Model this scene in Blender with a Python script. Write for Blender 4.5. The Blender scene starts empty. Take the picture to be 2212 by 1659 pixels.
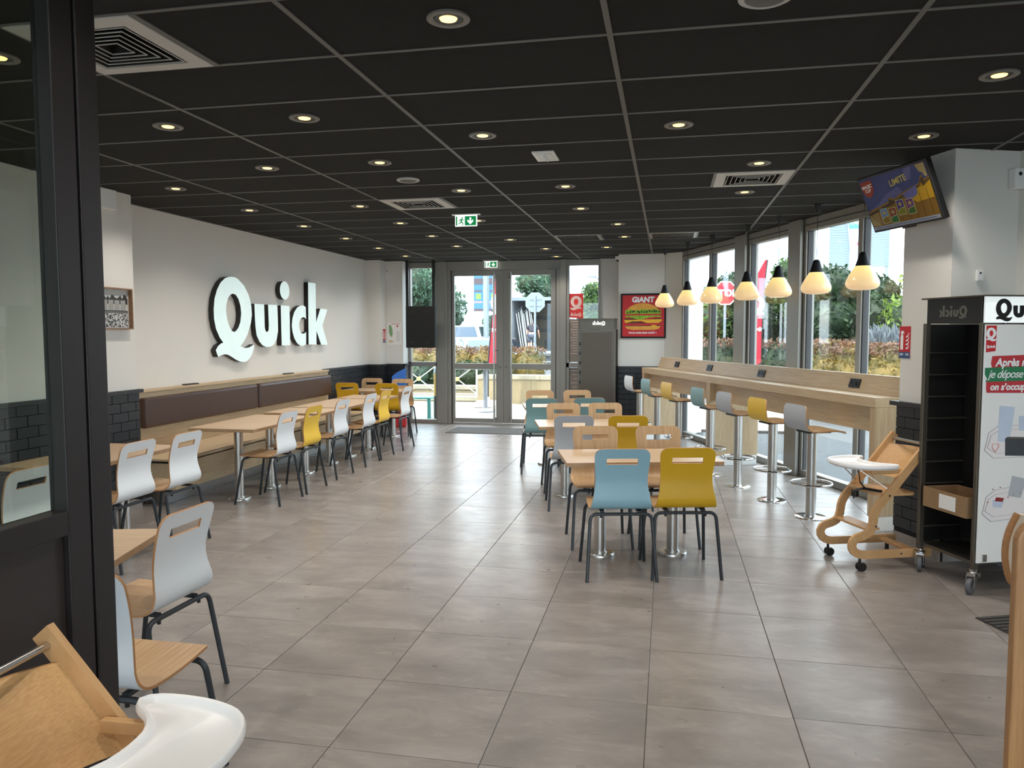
import bpy, bmesh, math, random
import numpy as np
from mathutils import Vector, Matrix
random.seed(7)
SC = bpy.context.scene
COL = SC.collection
PI = math.pi
TH = math.radians(21.3)                       # the window wall on the right runs at this angle to the room
H = 2.832                                     # ceiling height

# ------------------------------------------------------------------ camera
yaw, pitch, roll, hcam, FPX = 0.2001, 0.0668, -0.0017, 1.600, 1655.0
f = Vector((-math.sin(yaw)*math.cos(pitch), math.cos(yaw)*math.cos(pitch), -math.sin(pitch)))
r = Vector((math.cos(yaw), math.sin(yaw), 0)); u = r.cross(f)
r2 = math.cos(roll)*r+math.sin(roll)*u; u2 = -math.sin(roll)*r+math.cos(roll)*u
cd = bpy.data.cameras.new('camera'); cam = bpy.data.objects.new('camera', cd); COL.objects.link(cam)
cam.matrix_world = Matrix(((r2.x, u2.x, -f.x, 0), (r2.y, u2.y, -f.y, 0), (r2.z, u2.z, -f.z, hcam), (0, 0, 0, 1)))
cd.sensor_fit = 'HORIZONTAL'; cd.sensor_width = 36; cd.lens = FPX/2212*36; cd.clip_start = .05; cd.clip_end = 500
SC.camera = cam

# ------------------------------------------------------------------ world, sun, exposure
W = bpy.data.worlds.new('sky'); SC.world = W; W.use_nodes = True
nt = W.node_tree; nt.nodes.clear()
wo = nt.nodes.new('ShaderNodeOutputWorld'); bg = nt.nodes.new('ShaderNodeBackground')
tc = nt.nodes.new('ShaderNodeTexCoord'); ns = nt.nodes.new('ShaderNodeTexNoise'); rp = nt.nodes.new('ShaderNodeValToRGB')
mp = nt.nodes.new('ShaderNodeMapping'); mp.inputs['Scale'].default_value = (1, 1, 2.6)
ns.inputs['Scale'].default_value = 2.2; ns.inputs['Detail'].default_value = 7; ns.inputs['Roughness'].default_value = .55
rp.color_ramp.elements[0].position = .40; rp.color_ramp.elements[0].color = (.50, .72, .95, 1)
rp.color_ramp.elements[1].position = .62; rp.color_ramp.elements[1].color = (1, 1, 1, 1)
nt.links.new(tc.outputs['Generated'], mp.inputs[0]); nt.links.new(mp.outputs[0], ns.inputs['Vector'])
nt.links.new(ns.outputs['Fac'], rp.inputs[0]); nt.links.new(rp.outputs[0], bg.inputs[0]); nt.links.new(bg.outputs[0], wo.inputs[0])
bg.inputs[1].default_value = 3.2
sd = bpy.data.lights.new('sun', 'SUN'); sun = bpy.data.objects.new('sun', sd); COL.objects.link(sun)
sd.energy = 2.6; sd.angle = .02; sd.color = (1, .95, .87)
sun.rotation_euler = Vector((.42, .34, -.84)).to_track_quat('-Z', 'Y').to_euler()
SC.view_settings.view_transform = 'Standard'; SC.view_settings.look = 'None'
SC.view_settings.gamma = 1; SC.view_settings.use_curve_mapping = False
SC.view_settings.exposure = 1.22
DOWNLIGHT_W, PENDANT_E = 24.0, .62

# ------------------------------------------------------------------ materials
MATS = {}
def lin(c):
    return tuple(((v/255)/12.92 if v/255 <= .04045 else ((v/255+.055)/1.055)**2.4) for v in c)
def nodes(name):
    m = bpy.data.materials.new(name); m.use_nodes = True
    return m, m.node_tree, m.node_tree.nodes['Principled BSDF']
def mat(name, c, rough=.5, metal=0., spec=.5, bump=0., bscale=60, var=0., vscale=4, emit=0., ecol=None, stretch=(1, 1, 1), coat=0.):
    if name in MATS: return MATS[name]
    m, t, b = nodes(name); col = lin(c)
    b.inputs['Base Color'].default_value = (*col, 1); b.inputs['Roughness'].default_value = rough
    b.inputs['Metallic'].default_value = metal; b.inputs['Specular IOR Level'].default_value = spec
    b.inputs['Coat Weight'].default_value = coat
    if emit:
        b.inputs['Emission Color'].default_value = (*lin(ecol or c), 1); b.inputs['Emission Strength'].default_value = emit
    if var or bump:
        tcn = t.nodes.new('ShaderNodeTexCoord'); mpn = t.nodes.new('ShaderNodeMapping'); mpn.inputs['Scale'].default_value = stretch
        t.links.new(tcn.outputs['Object'], mpn.inputs[0])
    if var:
        n = t.nodes.new('ShaderNodeTexNoise'); n.inputs['Scale'].default_value = vscale; n.inputs['Detail'].default_value = 6
        t.links.new(mpn.outputs[0], n.inputs['Vector'])
        rr = t.nodes.new('ShaderNodeValToRGB'); rr.color_ramp.elements[0].position = .3; rr.color_ramp.elements[1].position = .7
        rr.color_ramp.elements[0].color = (*[max(0, v*(1-var)) for v in col], 1); rr.color_ramp.elements[1].color = (*[min(1, v*(1+var)) for v in col], 1)
        t.links.new(n.outputs['Fac'], rr.inputs[0]); t.links.new(rr.outputs[0], b.inputs['Base Color'])
    if bump:
        n2 = t.nodes.new('ShaderNodeTexNoise'); n2.inputs['Scale'].default_value = bscale; n2.inputs['Detail'].default_value = 4
        t.links.new(mpn.outputs[0], n2.inputs['Vector'])
        bp = t.nodes.new('ShaderNodeBump'); bp.inputs['Strength'].default_value = bump; bp.inputs['Distance'].default_value = .01
        t.links.new(n2.outputs['Fac'], bp.inputs['Height']); t.links.new(bp.outputs[0], b.inputs['Normal'])
    MATS[name] = m; return m
def wood(name, c1, c2, axis=0, rough=.42, scale=3.0):
    if name in MATS: return MATS[name]
    m, t, b = nodes(name)
    tcn = t.nodes.new('ShaderNodeTexCoord'); oi = t.nodes.new('ShaderNodeObjectInfo')
    mpn = t.nodes.new('ShaderNodeMapping'); s = [26., 26., 26.]
    for q_ in (axis if isinstance(axis, tuple) else (axis,)): s[q_] = 1.3
    mpn.inputs['Scale'].default_value = s;  mpn.inputs['Scale'].default_value = s
    t.links.new(tcn.outputs['Object'], mpn.inputs[0]); t.links.new(oi.outputs['Random'], mpn.inputs['Location'])
    n = t.nodes.new('ShaderNodeTexNoise'); n.inputs['Scale'].default_value = scale; n.inputs['Detail'].default_value = 8; n.inputs['Roughness'].default_value = .6
    t.links.new(mpn.outputs[0], n.inputs['Vector'])
    rr = t.nodes.new('ShaderNodeValToRGB'); rr.color_ramp.elements[0].position = .28; rr.color_ramp.elements[1].position = .72
    rr.color_ramp.elements[0].color = (*lin(c1), 1); rr.color_ramp.elements[1].color = (*lin(c2), 1)
    t.links.new(n.outputs['Fac'], rr.inputs[0]); t.links.new(rr.outputs[0], b.inputs['Base Color'])
    b.inputs['Roughness'].default_value = rough
    bp = t.nodes.new('ShaderNodeBump'); bp.inputs['Strength'].default_value = .06; bp.inputs['Distance'].default_value = .004
    t.links.new(n.outputs['Fac'], bp.inputs['Height']); t.links.new(bp.outputs[0], b.inputs['Normal'])
    MATS[name] = m; return m
def glass(name, tint=(.96, .98, .97), ior=1.5):
    if name in MATS: return MATS[name]
    m = bpy.data.materials.new(name); m.use_nodes = True; t = m.node_tree; t.nodes.clear()
    o = t.nodes.new('ShaderNodeOutputMaterial'); mx = t.nodes.new('ShaderNodeMixShader'); tr = t.nodes.new('ShaderNodeBsdfTransparent')
    gl = t.nodes.new('ShaderNodeBsdfGlossy'); lw = t.nodes.new('ShaderNodeLayerWeight'); lw.inputs[0].default_value = .5
    tr.inputs[0].default_value = (*tint, 1); gl.inputs['Roughness'].default_value = .0
    pw = t.nodes.new('ShaderNodeMath'); pw.operation = 'POWER'; pw.inputs[1].default_value = 5
    fr = t.nodes.new('ShaderNodeMath'); fr.operation = 'MULTIPLY_ADD'; fr.inputs[1].default_value = .96; fr.inputs[2].default_value = ((ior-1)/(ior+1))**2
    t.links.new(lw.outputs['Facing'], pw.inputs[0]); t.links.new(pw.outputs[0], fr.inputs[0])
    t.links.new(fr.outputs[0], mx.inputs[0]); t.links.new(tr.outputs[0], mx.inputs[1]); t.links.new(gl.outputs[0], mx.inputs[2]); t.links.new(mx.outputs[0], o.inputs[0])
    MATS[name] = m; return m
def floor_mat():
    m, t, b = nodes('floor_tile_stone')
    tcn = t.nodes.new('ShaderNodeTexCoord'); oi = t.nodes.new('ShaderNodeObjectInfo')
    ad = t.nodes.new('ShaderNodeVectorMath'); ad.operation = 'ADD'
    sc = t.nodes.new('ShaderNodeVectorMath'); sc.operation = 'SCALE'; sc.inputs['Scale'].default_value = 37
    cb = t.nodes.new('ShaderNodeCombineXYZ')
    for k in range(3): t.links.new(oi.outputs['Random'], cb.inputs[k])
    t.links.new(cb.outputs[0], sc.inputs[0]); t.links.new(tcn.outputs['Object'], ad.inputs[0]); t.links.new(sc.outputs[0], ad.inputs[1])
    mpn = t.nodes.new('ShaderNodeMapping'); mpn.inputs['Scale'].default_value = (1, 2.1, 1); t.links.new(ad.outputs[0], mpn.inputs[0])
    n = t.nodes.new('ShaderNodeTexNoise'); n.inputs['Scale'].default_value = 2.3; n.inputs['Detail'].default_value = 9; n.inputs['Roughness'].default_value = .62; n.inputs['Distortion'].default_value = .5
    t.links.new(mpn.outputs[0], n.inputs['Vector'])
    rr = t.nodes.new('ShaderNodeValToRGB'); e = rr.color_ramp.elements
    e[0].position = .25; e[0].color = (*lin((114, 107, 102)), 1); e[1].position = .78; e[1].color = (*lin((160, 152, 146)), 1)
    x = e.new(.5); x.color = (*lin((135, 127, 121)), 1)
    t.links.new(n.outputs['Fac'], rr.inputs[0])
    m3 = t.nodes.new('ShaderNodeMapping'); m3.inputs['Scale'].default_value = (1, 3.2, 1); m3.inputs['Rotation'].default_value = (0, 0, .35); t.links.new(ad.outputs[0], m3.inputs[0])
    n3_ = t.nodes.new('ShaderNodeTexNoise'); n3_.inputs['Scale'].default_value = 6.5; n3_.inputs['Detail'].default_value = 10; n3_.inputs['Roughness'].default_value = .72; n3_.inputs['Distortion'].default_value = 1.2; t.links.new(m3.outputs[0], n3_.inputs['Vector'])
    r3 = t.nodes.new('ShaderNodeValToRGB'); r3.color_ramp.elements[0].position = .54; r3.color_ramp.elements[0].color = (0, 0, 0, 1); r3.color_ramp.elements[1].position = .74; r3.color_ramp.elements[1].color = (.55, .55, .55, 1); t.links.new(n3_.outputs['Fac'], r3.inputs[0])
    mxc = t.nodes.new('ShaderNodeMix'); mxc.data_type = 'RGBA'; mxc.inputs['B'].default_value = (*lin((172, 160, 148)), 1); t.links.new(r3.outputs[0], mxc.inputs['Factor']); t.links.new(rr.outputs[0], mxc.inputs['A']); t.links.new(mxc.outputs['Result'], b.inputs['Base Color'])
    n2 = t.nodes.new('ShaderNodeTexNoise'); n2.inputs['Scale'].default_value = 9; n2.inputs['Detail'].default_value = 6; t.links.new(ad.outputs[0], n2.inputs['Vector'])
    mr = t.nodes.new('ShaderNodeMapRange'); mr.inputs[3].default_value = .23; mr.inputs[4].default_value = .38
    t.links.new(n2.outputs['Fac'], mr.inputs[0]); t.links.new(mr.outputs[0], b.inputs['Roughness'])
    bp = t.nodes.new('ShaderNodeBump'); bp.inputs['Strength'].default_value = .05; bp.inputs['Distance'].default_value = .004
    t.links.new(n2.outputs['Fac'], bp.inputs['Height']); t.links.new(bp.outputs[0], b.inputs['Normal'])
    return m
M_FLOOR = floor_mat()
M_GROUT = mat('grout', (74, 66, 61), .9)
M_WALL = mat('wall_paint', (224, 220, 212), .7, bump=.03, bscale=90)
M_CEIL = mat('ceiling_fibre', (21, 20, 19), .95, bump=.25, bscale=70, var=.25, vscale=9, stretch=(1, 4, 1))
M_TEE = mat('ceiling_tee', (108, 107, 104), .5, metal=.3)
M_BRICK = mat('black_glazed_tile', (28, 30, 33), .42, var=.12, vscale=3, bump=.05, bscale=30)
M_JOINT = mat('black_joint', (11, 11, 12), .8)
M_SLATE = mat('dark_ledge', (40, 39, 40), .45)
M_ALU = mat('grey_aluminium', (150, 147, 140), .42, metal=.25)
M_ALUD = mat('grey_gasket', (62, 60, 60), .6)
M_STEEL = mat('brushed_steel', (196, 193, 188), .28, metal=1., bump=.03, bscale=40, stretch=(1, 1, .05))
M_CHROME = mat('chrome', (215, 215, 215), .12, metal=1.)
M_STEELD = mat('dark_steel', (120, 117, 110), .3, metal=.9, bump=.02, bscale=30, stretch=(.1, 1, 1))
M_TUBE = mat('anthracite_tube', (48, 52, 56), .42, metal=.2)
M_OAKX = wood('oak_laminate_x', (178, 152, 118), (205, 182, 148), 0)
M_OAKY = wood('oak_laminate_y', (178, 152, 118), (205, 182, 148), 1)
M_OAKZ = wood('oak_laminate_z', (172, 146, 112), (200, 176, 142), 2)
M_PLYW = wood('oak_veneer', (176, 140, 100), (204, 170, 130), (1, 2))
M_PLYE = mat('ply_edge', (176, 128, 84), .6, var=.15, vscale=40, stretch=(1, 1, 8))
M_TABW = wood('table_oak', (182, 152, 118), (206, 178, 146), 0, rough=.33)
M_TABE = mat('table_edge', (168, 138, 104), .5, var=.1, vscale=30)
M_BEECH = wood('beech', (192, 146, 96), (214, 170, 120), (0, 2), scale=7.)
M_BEECHY = wood('beech_cross', (196, 148, 94), (218, 174, 120), 1, scale=7.)
M_WHITE = mat('white_laminate', (226, 229, 231), .4)
M_YELLOW = mat('mustard_laminate', (212, 166, 26), .42)
M_YELLOWL = mat('yellow_laminate', (232, 188, 50), .42)
M_BLUE = mat('pale_blue_laminate', (142, 182, 196), .42)
M_TEAL = mat('sage_teal_laminate', (122, 158, 158), .42)
M_GREY = mat('grey_laminate', (178, 180, 184), .42)
M_LEATHER = mat('brown_leatherette', (70, 50, 43), .34, bump=.12, bscale=120)
M_BLACK = mat('black_plastic', (22, 22, 23), .42)
M_BLACKM = mat('black_matt', (9, 9, 10), .65)
M_WPLAS = mat('white_plastic', (236, 234, 230), .35)
M_GLASS = glass('window_glass')
M_GLASSP = glass('partition_glass', (.80, .84, .80))
M_RED = mat('signal_red', (196, 32, 40), .5)
M_PRINTW = mat('print_white', (240, 240, 238), .5)
M_GREEN = mat('sign_green', (0, 128, 68), .4, emit=.35)
M_SIGNW = mat('sign_white', (240, 244, 238), .4, emit=.5)
M_BROWNFRAME = mat('partition_brown_black', (36, 31, 31), .45)
M_DARKP = mat('partition_panel', (50, 44, 43), .4)

# ------------------------------------------------------------------ mesh helpers
class MB:
    def __init__(s): s.v = []; s.f = []; s.m = []
    def add(s, v, fs, mi=0, M=None):
        b = len(s.v); s.v += [tuple(M @ Vector(p)) if M else tuple(p) for p in v]
        s.f += [tuple(b+i for i in q) for q in fs]; s.m += [mi]*len(fs); return s
    def box(s, x0, x1, y0, y1, z0, z1, mi=0, M=None):
        return s.add([(x0, y0, z0), (x1, y0, z0), (x1, y1, z0), (x0, y1, z0), (x0, y0, z1), (x1, y0, z1), (x1, y1, z1), (x0, y1, z1)],
                     [(0, 3, 2, 1), (4, 5, 6, 7), (0, 1, 5, 4), (1, 2, 6, 5), (2, 3, 7, 6), (3, 0, 4, 7)], mi, M)
    def prism(s, poly, z0, z1, mi=0, M=None):
        a = sum(poly[i][0]*poly[(i+1) % len(poly)][1]-poly[(i+1) % len(poly)][0]*poly[i][1] for i in range(len(poly)))
        if a < 0: poly = poly[::-1]
        n = len(poly); v = [(x, y, z0) for x, y in poly]+[(x, y, z1) for x, y in poly]
        return s.add(v, [tuple(range(n-1, -1, -1)), tuple(range(n, 2*n))]+[(i, (i+1) % n, n+(i+1) % n, n+i) for i in range(n)], mi, M)
    def lathe(s, prof, seg=24, mi=0, M=None, c=(0, 0)):
        v = []; fs = []; n = len(prof)
        for rr, z in prof:
            for k in range(seg):
                a = 2*PI*k/seg; v.append((c[0]+rr*math.cos(a), c[1]+rr*math.sin(a), z))
        for i in range(n-1):
            for k in range(seg):
                fs.append((i*seg+k, i*seg+(k+1) % seg, (i+1)*seg+(k+1) % seg, (i+1)*seg+k))
        if prof[0][0] > 1e-6: fs.append(tuple(range(seg-1, -1, -1)))
        if prof[-1][0] > 1e-6: fs.append(tuple((n-1)*seg+k for k in range(seg)))
        return s.add(v, fs, mi, M)
    def tube(s, pts, rad, seg=8, mi=0, M=None, flat=1.):
        P = [Vector(p) for p in pts]; v = []; fs = []; n = len(P); up = None
        rads = rad if isinstance(rad, (list, tuple)) else [rad]*n
        for i in range(n):
            t = ((P[min(i+1, n-1)]-P[i]).normalized()+(P[i]-P[max(i-1, 0)]).normalized()).normalized()
            if up is None: up = t.orthogonal().normalized()
            up = (up-t*up.dot(t)).normalized(); w = t.cross(up)
            for k in range(seg):
                a = 2*PI*(k+.5)/seg; v.append(P[i]+up*math.cos(a)*rads[i]+w*math.sin(a)*rads[i]*flat)
        for i in range(n-1):
            for k in range(seg): fs.append((i*seg+k, i*seg+(k+1) % seg, (i+1)*seg+(k+1) % seg, (i+1)*seg+k))
        fs += [tuple(range(seg-1, -1, -1)), tuple((n-1)*seg+k for k in range(seg))]
        return s.add(v, fs, mi, M)
    def cyl(s, p0, p1, rad, seg=20, mi=0): return s.tube([p0, p1], rad, seg, mi)
    def mesh(s, name, mats, smooth=False, bevel=0, bseg=2):
        me = bpy.data.meshes.new(name); me.from_pydata(s.v, [], s.f)
        for m in (mats if isinstance(mats, (list, tuple)) else [mats]): me.materials.append(m)
        me.polygons.foreach_set('material_index', s.m)
        bm = bmesh.new(); bm.from_mesh(me); bmesh.ops.recalc_face_normals(bm, faces=bm.faces)
        if bevel:
            ed = [e for e in bm.edges if len(e.link_faces) == 2 and e.calc_face_angle(0) > .5]
            bmesh.ops.bevel(bm, geom=ed, offset=bevel, segments=bseg, profile=.5, affect='EDGES', clamp_overlap=True)
        bm.to_mesh(me); bm.free()
        if smooth:
            me.polygons.foreach_set('use_smooth', [True]*len(me.polygons))
            try: me.set_sharp_from_angle(angle=.7)
            except Exception: pass
        me.update(); return me
    def build(s, name, mats, parent=None, smooth=False, bevel=0, bseg=2, loc=None, rz=0.):
        return link(name, s.mesh(name, mats, smooth, bevel, bseg), parent, loc, rz)
def link(name, me, parent=None, loc=None, rz=0., M=None):
    o = bpy.data.objects.new(name, me); COL.objects.link(o)
    if parent: o.parent = parent
    if M is not None: o.matrix_local = M
    else:
        if loc: o.location = loc
        if rz: o.rotation_euler = (0, 0, rz)
    return o
def tag(o, label, cat, group=None, kind=None):
    if label: o['label'] = label
    if cat: o['category'] = cat
    if group: o['group'] = group
    if kind: o['kind'] = kind
    return o
def thing(name, label, cat, loc=(0, 0, 0), rz=0., group=None):
    o = bpy.data.objects.new(name, None); o.empty_display_size = .05; COL.objects.link(o)
    o.location = loc; o.rotation_euler = (0, 0, rz); return tag(o, label, cat, group)
def struct(name, mb=None, m=None, parent=None, loc=None, rz=0., bevel=0, label=None):
    if mb is None:
        o = bpy.data.objects.new(name, None); o.empty_display_size = .05; COL.objects.link(o)
        if loc: o.location = loc
        o.rotation_euler = (0, 0, rz)
    else: o = mb.build(name, m, parent, bevel=bevel, loc=loc, rz=rz)
    o['kind'] = 'structure'
    if label: o['label'] = label
    return o
def dup(root, loc, rz, label=None, group=None):
    def cp(o, par):
        c = o.copy(); COL.objects.link(c); c.parent = par
        for ch in o.children: cp(ch, c)
        return c
    n = cp(root, None); n.location = loc; n.rotation_euler = (0, 0, rz)
    if label: n['label'] = label
    if group: n['group'] = group
    return n
def RS(n, s, z=0.):                           # window-wall coordinates (n outwards, s along) to the world
    return (n*math.cos(TH)-s*math.sin(TH), n*math.sin(TH)+s*math.cos(TH), z)
def text_mesh(body, size, bold=0., ext=.001, align='CENTER', shear=0., space=1.):
    c = bpy.data.curves.new('t', 'FONT'); c.body = body; c.size = size; c.extrude = ext; c.offset = bold
    c.align_x = align; c.align_y = 'CENTER'; c.shear = shear; c.space_character = space; c.resolution_u = 3
    return _cv(c)
def poly_mesh(polys, ext=.001, scale=1., bevel=0.):
    c = bpy.data.curves.new('p', 'CURVE'); c.dimensions = '2D'; c.fill_mode = 'BOTH'; c.extrude = ext; c.bevel_depth = bevel
    for P in polys:
        sp = c.splines.new('POLY'); sp.points.add(len(P)-1); sp.use_cyclic_u = True
        for q, (x, y) in zip(sp.points, P): q.co = (x*scale, y*scale, 0, 1)
    return _cv(c)
def _cv(c):
    o = bpy.data.objects.new('tmp', c); me = bpy.data.meshes.new_from_object(o)
    bpy.data.objects.remove(o); bpy.data.curves.remove(c); return me
def put(name, me, m, parent, M):
    me.materials.clear(); me.materials.append(m); me.name = name
    return link(name, me, parent, M=M)
# frames for flat prints: columns are (right, up, out)
def frame(o, rt, up, out):
    return Matrix(((rt[0], up[0], out[0], o[0]), (rt[1], up[1], out[1], o[1]), (rt[2], up[2], out[2], o[2]), (0, 0, 0, 1)))
def F_front(x, y, z): return frame((x, y, z), (1, 0, 0), (0, 0, 1), (0, -1, 0))      # faces -Y
def ell(cx, cy, rx, ry, n=24): return [(cx+rx*math.cos(2*PI*k/n), cy+ry*math.sin(2*PI*k/n)) for k in range(n)]
def rect(x0, x1, y0, y1): return [(x0, y0), (x1, y0), (x1, y1), (x0, y1)]
def rrect(x0, x1, y0, y1, r, n=5):
    P = []
    for cx, cy, a in ((x1-r, y0+r, -90), (x1-r, y1-r, 0), (x0+r, y1-r, 90), (x0+r, y0+r, 180)):
        P += [(cx+r*math.cos(math.radians(a+90*k/n)), cy+r*math.sin(math.radians(a+90*k/n))) for k in range(n+1)]
    return P
def fillet(pts, rad, n=5):
    P = [Vector(p) for p in pts]; out = [P[0]]
    for i in range(1, len(P)-1):
        a = (P[i-1]-P[i]); b = (P[i+1]-P[i]); rr = min(rad, a.length*.45, b.length*.45)
        p0 = P[i]+a.normalized()*rr; p1 = P[i]+b.normalized()*rr
        for k in range(n+1):
            t = k/n; out.append(p0*(1-t)**2+P[i]*2*t*(1-t)+p1*t*t)
    return out+[P[-1]]
def spline(P, n):                              # Catmull-Rom through 2D/3D points, n samples by arc length
    P = np.array(P, float); Q = np.vstack([2*P[0]-P[1], P, 2*P[-1]-P[-2]]); out = []
    for i in range(1, len(Q)-2):
        for t in np.linspace(0, 1, 24, endpoint=False):
            a, b, c, d = Q[i-1:i+3]
            out.append(.5*((2*b)+(-a+c)*t+(2*a-5*b+4*c-d)*t*t+(-a+3*b-3*c+d)*t**3))
    out.append(P[-1]); out = np.array(out); L = np.concatenate([[0], np.cumsum(np.linalg.norm(np.diff(out, axis=0), axis=1))])
    tt = np.linspace(0, L[-1], n) if np.isscalar(n) else np.array(n)*1.0
    return np.stack([np.interp(tt, L, out[:, k]) for k in range(out.shape[1])], 1), L[-1]
QUICK = {
'Q': [(-1.07,0.846),(-0.995,0.845),(-0.932,0.83),(-0.805,0.761),(-0.702,0.65),(-0.652,0.527),(-0.645,0.419),(-0.676,0.31),(-0.749,0.192),(-0.836,0.104),(-0.912,0.047),(-0.823,0.025),(-0.722,0.028),(-0.636,0.056),(-0.608,0.066),(-0.617,0.019),(-0.649,-0.035),(-0.708,-0.097),(-0.78,-0.13),(-0.847,-0.139),(-0.928,-0.132),(-1.008,-0.109),(-1.1,-0.071),(-1.184,-0.042),(-1.252,-0.038),(-1.312,-0.045),(-1.372,-0.064),(-1.396,-0.024),(-1.415,0.012),(-1.366,0.059),(-1.313,0.084),(-1.264,0.094),(-1.332,0.151),(-1.401,0.252),(-1.432,0.36),(-1.434,0.467),(-1.411,0.584),(-1.358,0.686),(-1.288,0.765),(-1.196,0.822),(-1.135,0.838)],
'Qh': [(-1.047,0.656),(-0.985,0.646),(-0.927,0.596),(-0.89,0.519),(-0.878,0.431),(-0.899,0.334),(-0.942,0.267),(-0.992,0.228),(-1.043,0.212),(-1.094,0.232),(-1.145,0.287),(-1.18,0.364),(-1.197,0.449),(-1.187,0.526),(-1.154,0.591),(-1.106,0.638)],
'u': [(-0.578,0.555),(-0.353,0.555),(-0.351,0.406),(-0.35,0.276),(-0.335,0.229),(-0.294,0.21),(-0.256,0.234),(-0.246,0.295),(-0.252,0.557),(-0.025,0.559),(-0.02,0.413),(-0.02,0.23),(-0.058,0.124),(-0.128,0.057),(-0.224,0.028),(-0.317,0.027),(-0.407,0.048),(-0.485,0.1),(-0.544,0.174),(-0.565,0.274),(-0.576,0.411)],
'i': [(0.069,0.559),(0.297,0.559),(0.3,0.38),(0.297,0.039),(0.072,0.039),(0.069,0.327)],
'dot': ell(.179, .756, .125, .118, 24),
'c': [(0.765,0.556),(0.77,0.393),(0.737,0.413),(0.674,0.419),(0.614,0.395),(0.568,0.343),(0.555,0.292),(0.574,0.236),(0.617,0.202),(0.676,0.19),(0.728,0.198),(0.762,0.216),(0.755,0.044),(0.675,0.026),(0.587,0.028),(0.491,0.068),(0.419,0.13),(0.37,0.221),(0.354,0.301),(0.378,0.401),(0.434,0.483),(0.522,0.546),(0.611,0.574),(0.699,0.58)],
'k': [(0.853,0.906),(1.081,0.905),(1.077,0.35),(1.224,0.552),(1.451,0.547),(1.275,0.303),(1.44,0.031),(1.227,0.034),(1.082,0.237),(1.074,0.037),(0.835,0.041)]}
def quick_polys(): return [QUICK[k] for k in ('Q', 'Qh', 'u', 'i', 'dot', 'c', 'k')]
def logo_Q(name, parent, M, size, m, mirror=False):    # the lone Q, centred, 'size' high
    s = size/.985; P = [[((x+1.02)*s*(-1 if mirror else 1), (y-.354)*s) for x, y in QUICK[k]] for k in ('Q', 'Qh')]
    return put(name, poly_mesh(P, .0006), m, parent, M)
def logo_word(name, parent, M, width, m, mirror=False):
    s = width/2.885; P = [[(x*s*(-1 if mirror else 1), (y-.38)*s) for x, y in Q] for Q in quick_polys()]
    return put(name, poly_mesh(P, .0006), m, parent, M)

# ------------------------------------------------------------------ the room: floor
def clip(poly, a, b, c):                       # keep a*x+b*y <= c
    out = []
    for i in range(len(poly)):
        p, q = poly[i], poly[(i+1) % len(poly)]; dp = a*p[0]+b*p[1]-c; dq = a*q[0]+b*q[1]-c
        if dp <= 0: out.append(p)
        if (dp < 0 < dq) or (dq < 0 < dp):
            t = dp/(dp-dq); out.append((p[0]+(q[0]-p[0])*t, p[1]+(q[1]-p[1])*t))
    return out
CN, SN = math.cos(TH), math.sin(TH)
def room_clip(P, nmax=4.66, ymax=13.0): return clip(clip(P, CN, SN, nmax), 0, 1, ymax) if P else P
def area(P): return abs(sum(P[i][0]*P[(i+1) % len(P)][1]-P[(i+1) % len(P)][0]*P[i][1] for i in range(len(P))))/2 if len(P) > 2 else 0
fl = struct('floor', MB().prism(room_clip([(-5.05, -4.5), (7, -4.5), (7, 13), (-5.05, 13)], 4.70), -.12, -.0035), M_GROUT)
TX, TY, FX, FY = .6, .5872, -1.2682, 3.2557
def tile_mesh(P, z0=-.01, z1=0., ch=.0015):
    c = (sum(p[0] for p in P)/len(P), sum(p[1] for p in P)/len(P)); n = len(P)
    I = [(x+(c[0]-x)*.006, y+(c[1]-y)*.006) for x, y in P]
    mb = MB(); v = [(x, y, z0) for x, y in P]+[(x, y, z1-ch) for x, y in P]+[(x, y, z1) for x, y in I]
    mb.add(v, [tuple(2*n+k for k in range(n))]+[(k, (k+1) % n, n+(k+1) % n, n+k) for k in range(n)]+[(n+k, n+(k+1) % n, 2*n+(k+1) % n, 2*n+k) for k in range(n)])
    return mb
full = tile_mesh(rect(-TX/2+.0015, TX/2-.0015, -TY/2+.0015, TY/2-.0015)).mesh('floor_tile', M_FLOOR)
rest = MB()
for j in range(-13, 17):
    for i in range(-7, 14):
        cx, cy = FX+TX*(i+.5), FY+TY*(j+.5)
        P = rect(max(-5.05, cx-TX/2+.0015), cx+TX/2-.0015, cy-TY/2+.0015, cy+TY/2-.0015)
        if P[1][0] <= P[0][0]: continue
        a0 = area(P); P = room_clip(P)
        if len(P) < 3 or area(P) < .002: continue
        if cy < 1.3:
            rest.prism(P, -.01, 0); continue
        if abs(area(P)-a0) < 1e-6 and P[0][0] > -5.04: link('floor_tile', full, fl, (cx, cy, 0))
        else: tile_mesh([(x-cx, y-cy) for x, y in P]).build('floor_tile', M_FLOOR, fl, loc=(cx, cy, 0))
o = rest.build('floor_tiles_beyond', M_FLOOR, fl); o['kind'] = 'stuff'

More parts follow.
